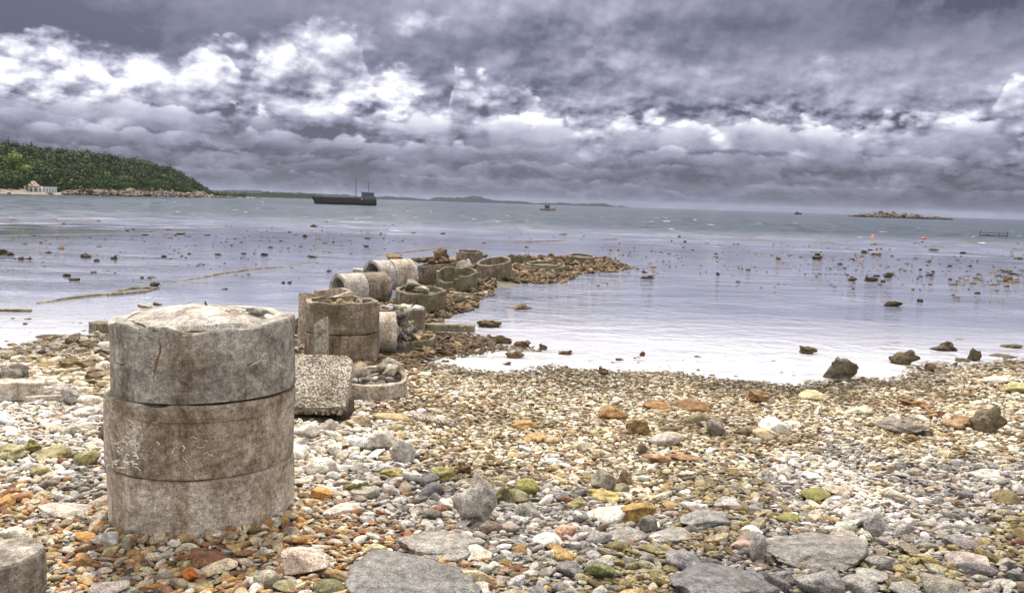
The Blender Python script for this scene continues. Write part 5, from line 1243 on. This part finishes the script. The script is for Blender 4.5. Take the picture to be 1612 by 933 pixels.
# ---- smaller rocks scattered over the flats, each its own object
rs=random.Random(77); FL=[]
def shore_where(x,y,sz):
    px,py=to_px((x,y,0)); side='left' if px<500 else 'middle' if px<1000 else 'right'
    return px,py,side
def scatter_flat(n_,fx,fy,wr):
    k=0; tries=0
    while k<n_ and tries<n_*40:
        tries+=1; px=fx(); py=fy(px); P=at(px,py,0)
        if not (P.y>6) or sdist(np.array([P.x]),np.array([P.y]))[0]>-.15: continue
        if 178<px<463 and py>470: continue
        w=rs.lognormvariate(math.log(wr),.55); w=min(w*1.15,18); FL.append((px,py,w)); k+=1
scatter_flat(70,lambda:rs.uniform(-30,640),lambda p:rs.triangular(345,450,372),4.2)
scatter_flat(26,lambda:rs.uniform(560,900),lambda p:rs.triangular(352,392,370),4.0)
scatter_flat(40,lambda:rs.uniform(960,1300),lambda p:rs.triangular(376,440,392),4.5)
scatter_flat(78,lambda:rs.uniform(1300,1640),lambda p:rs.triangular(382,470,425)+(p-1450)*.05,6.0)
for q in range(46):                                  # the crowded row at the right edge
    FL.append((rs.uniform(1500,1640),rs.gauss(440,7),rs.uniform(6,15)))
scatter_flat(24,lambda:rs.uniform(780,1250),lambda p:rs.uniform(560,596),5)
scatter_flat(16,lambda:rs.uniform(0,170),lambda p:rs.uniform(500,552),6)
bins={}
for i,(px,py,w) in enumerate(FL):
    P=at(px,py,0); s_=mpp(P); L=w*s_; flat_=rs.random()<.55
    H=L*(rs.uniform(.12,.22) if flat_ else rs.uniform(.3,.55)); k=rs.randrange(NPROTO)
    V_=stone_verts(RG,3,k,(L,L*rs.uniform(.6,1),H),(rs.uniform(-.2,.2),rs.uniform(-.2,.2),rs.uniform(0,6)),(0,0,0))
    c=np.array(rs.choice(PAL['rub']))*rs.uniform(.45,.8)
    o=np_mesh('coral_rock',V_,ICO[3][1],STONE,col=np.tile(c,(len(V_),1)),loc=(P.x,P.y,H*.22))
    lab=('flat' if flat_ else 'knobbly')+(' dark' if c.mean()<.045 else ' brown')+(' tiny' if w<4 else ' small' if w<6 else ' medium' if w<9 else ' larger')+' rock '+where(P.x,P.y,FMARK,1.6)
    meta(o,lab,'rock','rocks: '+lab)
# beyond the largest ones, the crowd of tiny stones on the flats
tv,tf,tcc,tn=[],[],[],0
for i in range(1300):
    px=rs.uniform(-40,640) if rs.random()<.5 else rs.uniform(930,1640); py=rs.triangular(345,450,375) if px<700 else rs.triangular(374,470,398)+(px-1300)*.03
    if rs.random()<.35: px,py=cl_[0]+rs.gauss(0,14),cl_[1]+rs.gauss(0,1.6)
    else: cl_=(px,py)
    P=at(px,py,0)
    if sdist(np.array([P.x]),np.array([P.y]))[0]>-.15: continue
    L=rs.lognormvariate(math.log(2.5),.5)*mpp(P); V_=stone_verts(RG,2,rs.randrange(NPROTO),(L,L*.8,L*rs.uniform(.2,.5)),(0,0,rs.uniform(0,6)),(P.x,P.y,L*.06))
    c=np.array(rs.choice(PAL['rub']))*rs.uniform(.4,.75); tv.append(V_); tf.append(ICO[2][1]+tn); tn+=len(V_); tcc.append(np.tile(c,(len(V_),1)))
meta(np_mesh('shoal_rubble',np.concatenate(tv),np.concatenate(tf),STONE,col=np.concatenate(tcc)),'tiny dark stones strewn over the wet flats','rubble',kind='stuff')
# ---- brown rubble of the spit: lumps one on another
rub_V,rub_F,rub_C,nb_=[],[],[],0
cands=[]
rr2=np.random.default_rng(21)
N=60000; px=rr2.uniform(600,1010,N); py=rr2.uniform(398,600,N)
ok=[]; Z0=.0
r3=np.stack([(px-806)/F,-(py-466.5)/F,-np.ones(N)]); MM=np.array(RM); w3=MM@r3; kk=-CAMZ/w3[2]; gx=w3[0]*kk; gy=w3[1]*kk
u_=rr2.random(N); sd=sdist(gx,gy); keep=(sd>-.22)&(CLUMP(np.stack([gx,gy],1))>-.62)&(rr2.random(N)<np.clip((gy/26)**2.0,0.04,1)*1.2)
lim=np.where(px<700,np.where(py>560,False,True),py<575); keep&=lim
gx,gy,px,py,sd=gx[keep],gy[keep],px[keep],py[keep],sd[keep]
szs=rr2.lognormal(math.log(.10),.42,len(gx)); order=np.argsort(-szs)
rub=[]
for i in order:
    L=float(np.clip(szs[i],.04,.13+.012*max(0,gy[i]-11))); x,y=gx[i],gy[i]
    if sd[i]<0 and L>.16 and rr2.random()<.7: continue
    if not occ_disc(x,y,L*.42,True,.12): continue
    occ_disc(x,y,L*.36); rub.append((x,y,L))
print('rubble',len(rub))
rub.sort(key=lambda q:-q[2]/q[1]); rl=0
hz_=hgt(np.array([q[0] for q in rub]),np.array([q[1] for q in rub]))
for i,(x,y,L) in enumerate(rub):
    z=max(hz_[i],-.01); H=L*rr2.uniform(.28,.60); k=int(rr2.integers(0,NPROTO)); big_=i<70
    sub=3 if L/y*F>9 else 2
    V_=stone_verts(RG,sub,k,(L,L*rr2.uniform(.65,1),H),(rr2.uniform(-.5,.5),rr2.uniform(-.5,.5),rr2.uniform(0,6.3)),(0,0,0) if big_ else (x,y,z+H*.30))
    c=np.array(PAL['rub'][rr2.integers(0,len(PAL['rub']))])*rr2.uniform(.38,.95); cc_=np.tile(c,(len(V_),1))
    if big_:
        o=np_mesh('rubble_rock',V_,ICO[sub][1],STONE,col=cc_,loc=(x,y,z+H*.30)); pass
        lab=('light brown' if c.mean()>.16 else 'dark brown' if c.mean()<.09 else 'brown')+(' low' if H<L*.5 else ' humped')+(' small' if L/y<.0105 else ' large')+' lump '+where(x,y,RMARK,.6)
        meta(o,lab,'rock','lumps: '+lab)
    else:
        rub_V.append(V_); rub_F.append(ICO[sub][1]+nb_); rub_C.append(cc_); nb_+=len(V_)
meta(np_mesh('rubble',np.concatenate(rub_V),np.concatenate(rub_F),STONE,col=np.concatenate(rub_C)),'brown coral rubble covering the spit between the rings','rubble',kind='stuff')
# ---- pebbles of the beach
rr4=np.random.default_rng(5)
def cand(N):
    px=rr4.uniform(-190,1800,N); py=rr4.uniform(520,1010,N)
    r3=np.stack([(px-806)/F,-(py-466.5)/F,-np.ones(N)]); w3=MM@r3; kk=(.12-CAMZ)/w3[2]; return w3[0]*kk,w3[1]*kk
peb=[]
for (lo,hi,N) in [(.14,.19,7000),(.085,.14,12000),(.06,.085,26000),(.042,.06,60000),(.030,.042,120000),(.020,.030,160000)]:
    # even density over the ground rather than over the picture
    N=int(N*1.3); x=rr4.uniform(-8.4,9.4,N); y=rr4.uniform(2.6,12.5,N)
    z=hgt(x,y); px,py=to_px_np(x,y,z)
    keep=(px>-650)&(px<2350)&(py<1120)&(z>-.02)&(((px>-170)&(px<1790)&(py<1010))|(hi>.05)); x,y,z,px,py=x[keep],y[keep],z[keep],px[keep],py[keep]
    size,pw=zone(px,py); L=rr4.uniform(lo,hi,len(x))
    rel=L/size; p=np.where(rel>2.7,0,np.where(rel>1.8,.06,np.where(rel>1.25,.30,1))); p=np.where(rel<.32,.35,p)
    far_=(y>8.0); p=np.where(far_&(L<.03),0,p)
    sel=rr4.random(len(x))<p
    for i in np.nonzero(sel)[0]:
        rL=float(L[i]);
        if not occ_disc(x[i],y[i],rL*.40,True,.16 if rL>.04 else .34): continue
        occ_disc(x[i],y[i],rL*.37)
        peb.append((x[i],y[i],z[i],rL,int(rr4.choice(len(PN),p=pw[i])),px[i],py[i]))

inview=[(q[3]/q[1],j) for j,q in enumerate(peb) if -10<q[5]<1622 and q[6]<940]
inview.sort(reverse=True); NI=300-len(ST); own=set(j for _,j in inview[:NI])
patch_=SN(2,22,1.2,7,91)(np.array([(q[0],q[1]*1.6) for q in peb]))
bv,bf,bc,nb_=[],[],[],0; LM=np.array([(a[0],a[1]) for a in LANDMARKS]); used={}
for j,(x,y,z,L,pal,px,py) in enumerate(peb):
    pxs=L/y*F; sub=1 if (pxs<7 or (pxs<20 and (px<-170 or px>1790))) else 2 if pxs<17 else 3
    if j in own: sub=4 if pxs>34 else 3
    k=int(rr4.integers(0,NPROTO)); fam=AN if rr4.random()<.22 else SM
    if sub==1: fam=None
    W_=L*rr4.uniform(.45,.85); H=L*rr4.uniform(.28,.58); L=L*1.08
    if fam is not None and PN[pal]=='gold' and rr4.random()<.30: fam=RG; sub=max(sub,2)
    rot=(rr4.uniform(-.4,.4),rr4.uniform(-.35,.35),rr4.choice((0,math.pi))+rr4.normal(0,.75)); zz=z+H*.28+ (0 if L>.05 else rr4.uniform(0,.008))
    c=np.array(PAL[PN[pal]][rr4.integers(0,len(PAL[PN[pal]]))])*(rr4.uniform(.85,1.15) if PN[pal] in('white','gold') else rr4.uniform(.72,1.12))*np.array([1,rr4.uniform(.95,1.02),rr4.uniform(.88,1.05)])
    if rr4.random()<.025: c=np.array(PAL['rust'][rr4.integers(0,4)])*rr4.uniform(.6,1)
    if PN[pal]=='gold': c=c*(.62 if patch_[j]>.55 else 1.)*np.array([1,.97,.90] if patch_[j]>.2 else [1,1,1])
    c=c*(.5+.5*min(1,max(0,(z-.004)/.035)))           # wet near the waterline
    if j in own:
        V_=stone_verts(fam,sub,k,(L,W_,H),rot,(0,0,0)); o=np_mesh('beach_stone',V_,ICO[sub][1],STONE,col=np.clip(np.tile(c,(len(V_),1)),0,.8),loc=(x,y,zz))
        d2=((LM-[x,y])**2).sum(1); m_=int(d2.argmin()); dx_,dy_=x-LM[m_,0],y-LM[m_,1]; dist=math.sqrt(d2[m_])
        rel='right of' if dx_>abs(dy_) else 'left of' if -dx_>abs(dy_) else 'behind' if dy_>0 else 'in front of'
        if abs(dx_)>.4*abs(dy_) and abs(dy_)>.4*abs(dx_): rel={'right of':'right of and '+('behind' if dy_>0 else 'before'),'left of':'left of and '+('behind' if dy_>0 else 'before'),'behind':'behind and '+('right' if dx_>0 else 'left')+' of','in front of':'before and '+('right' if dx_>0 else 'left')+' of'}[rel]
        near_='close' if dist<.3 else 'a bit' if dist<.6 else 'well'
        lab=f"{colour_word(c)} {'rounded' if fam is SM else 'angular'} {'long ' if W_<L*.72 else ''}{'flat ' if H<L*.45 else ''}stone {near_} {rel} {LANDMARKS[m_][2]}"
        meta(o,lab,'stone','beach stones: '+lab)
    else:
        if sub==1:
            V_=SM1[k]*np.array([L,W_,H])/2@rotm(*rot).T+np.array([x,y,zz]) if 'SM1' in globals() else None
            if V_ is None: SM1=[stone_shape(ICO[1][0],700+q,0,3) for q in range(NPROTO)]; V_=SM1[k]*np.array([L,W_,H])/2@rotm(*rot).T+np.array([x,y,zz])
        else: V_=stone_verts(fam,sub,k,(L,W_,H),rot,(x,y,zz))
        bv.append(V_); bf.append(ICO[sub][1]+nb_); bc.append(np.tile(c,(len(V_),1))); nb_+=len(V_)
for (x,y,L,up_) in BANK:
    k=int(rr4.integers(0,NPROTO)); c=np.array(PAL['rust'][rr4.integers(0,14)])*rr4.uniform(.7,1.1); z=gz(x,y)
    V_=stone_verts(SM if rr4.random()<.7 else AN,3,k,(L,L*.75,L*.5),(rr4.uniform(-.5,.5),rr4.uniform(-.4,.4),rr4.uniform(0,6)),(x,y,z+L*.2+up_)); bv.append(V_); bf.append(ICO[3][1]+nb_); bc.append(np.tile(c,(len(V_),1))); nb_+=len(V_)
V_=np.concatenate(bv); print('verts',len(V_))
meta(np_mesh('shingle',V_,np.concatenate(bf),STONE,col=np.clip(np.concatenate(bc),0,.8)),'shingle of small worn stones covering the beach','shingle',kind='stuff')
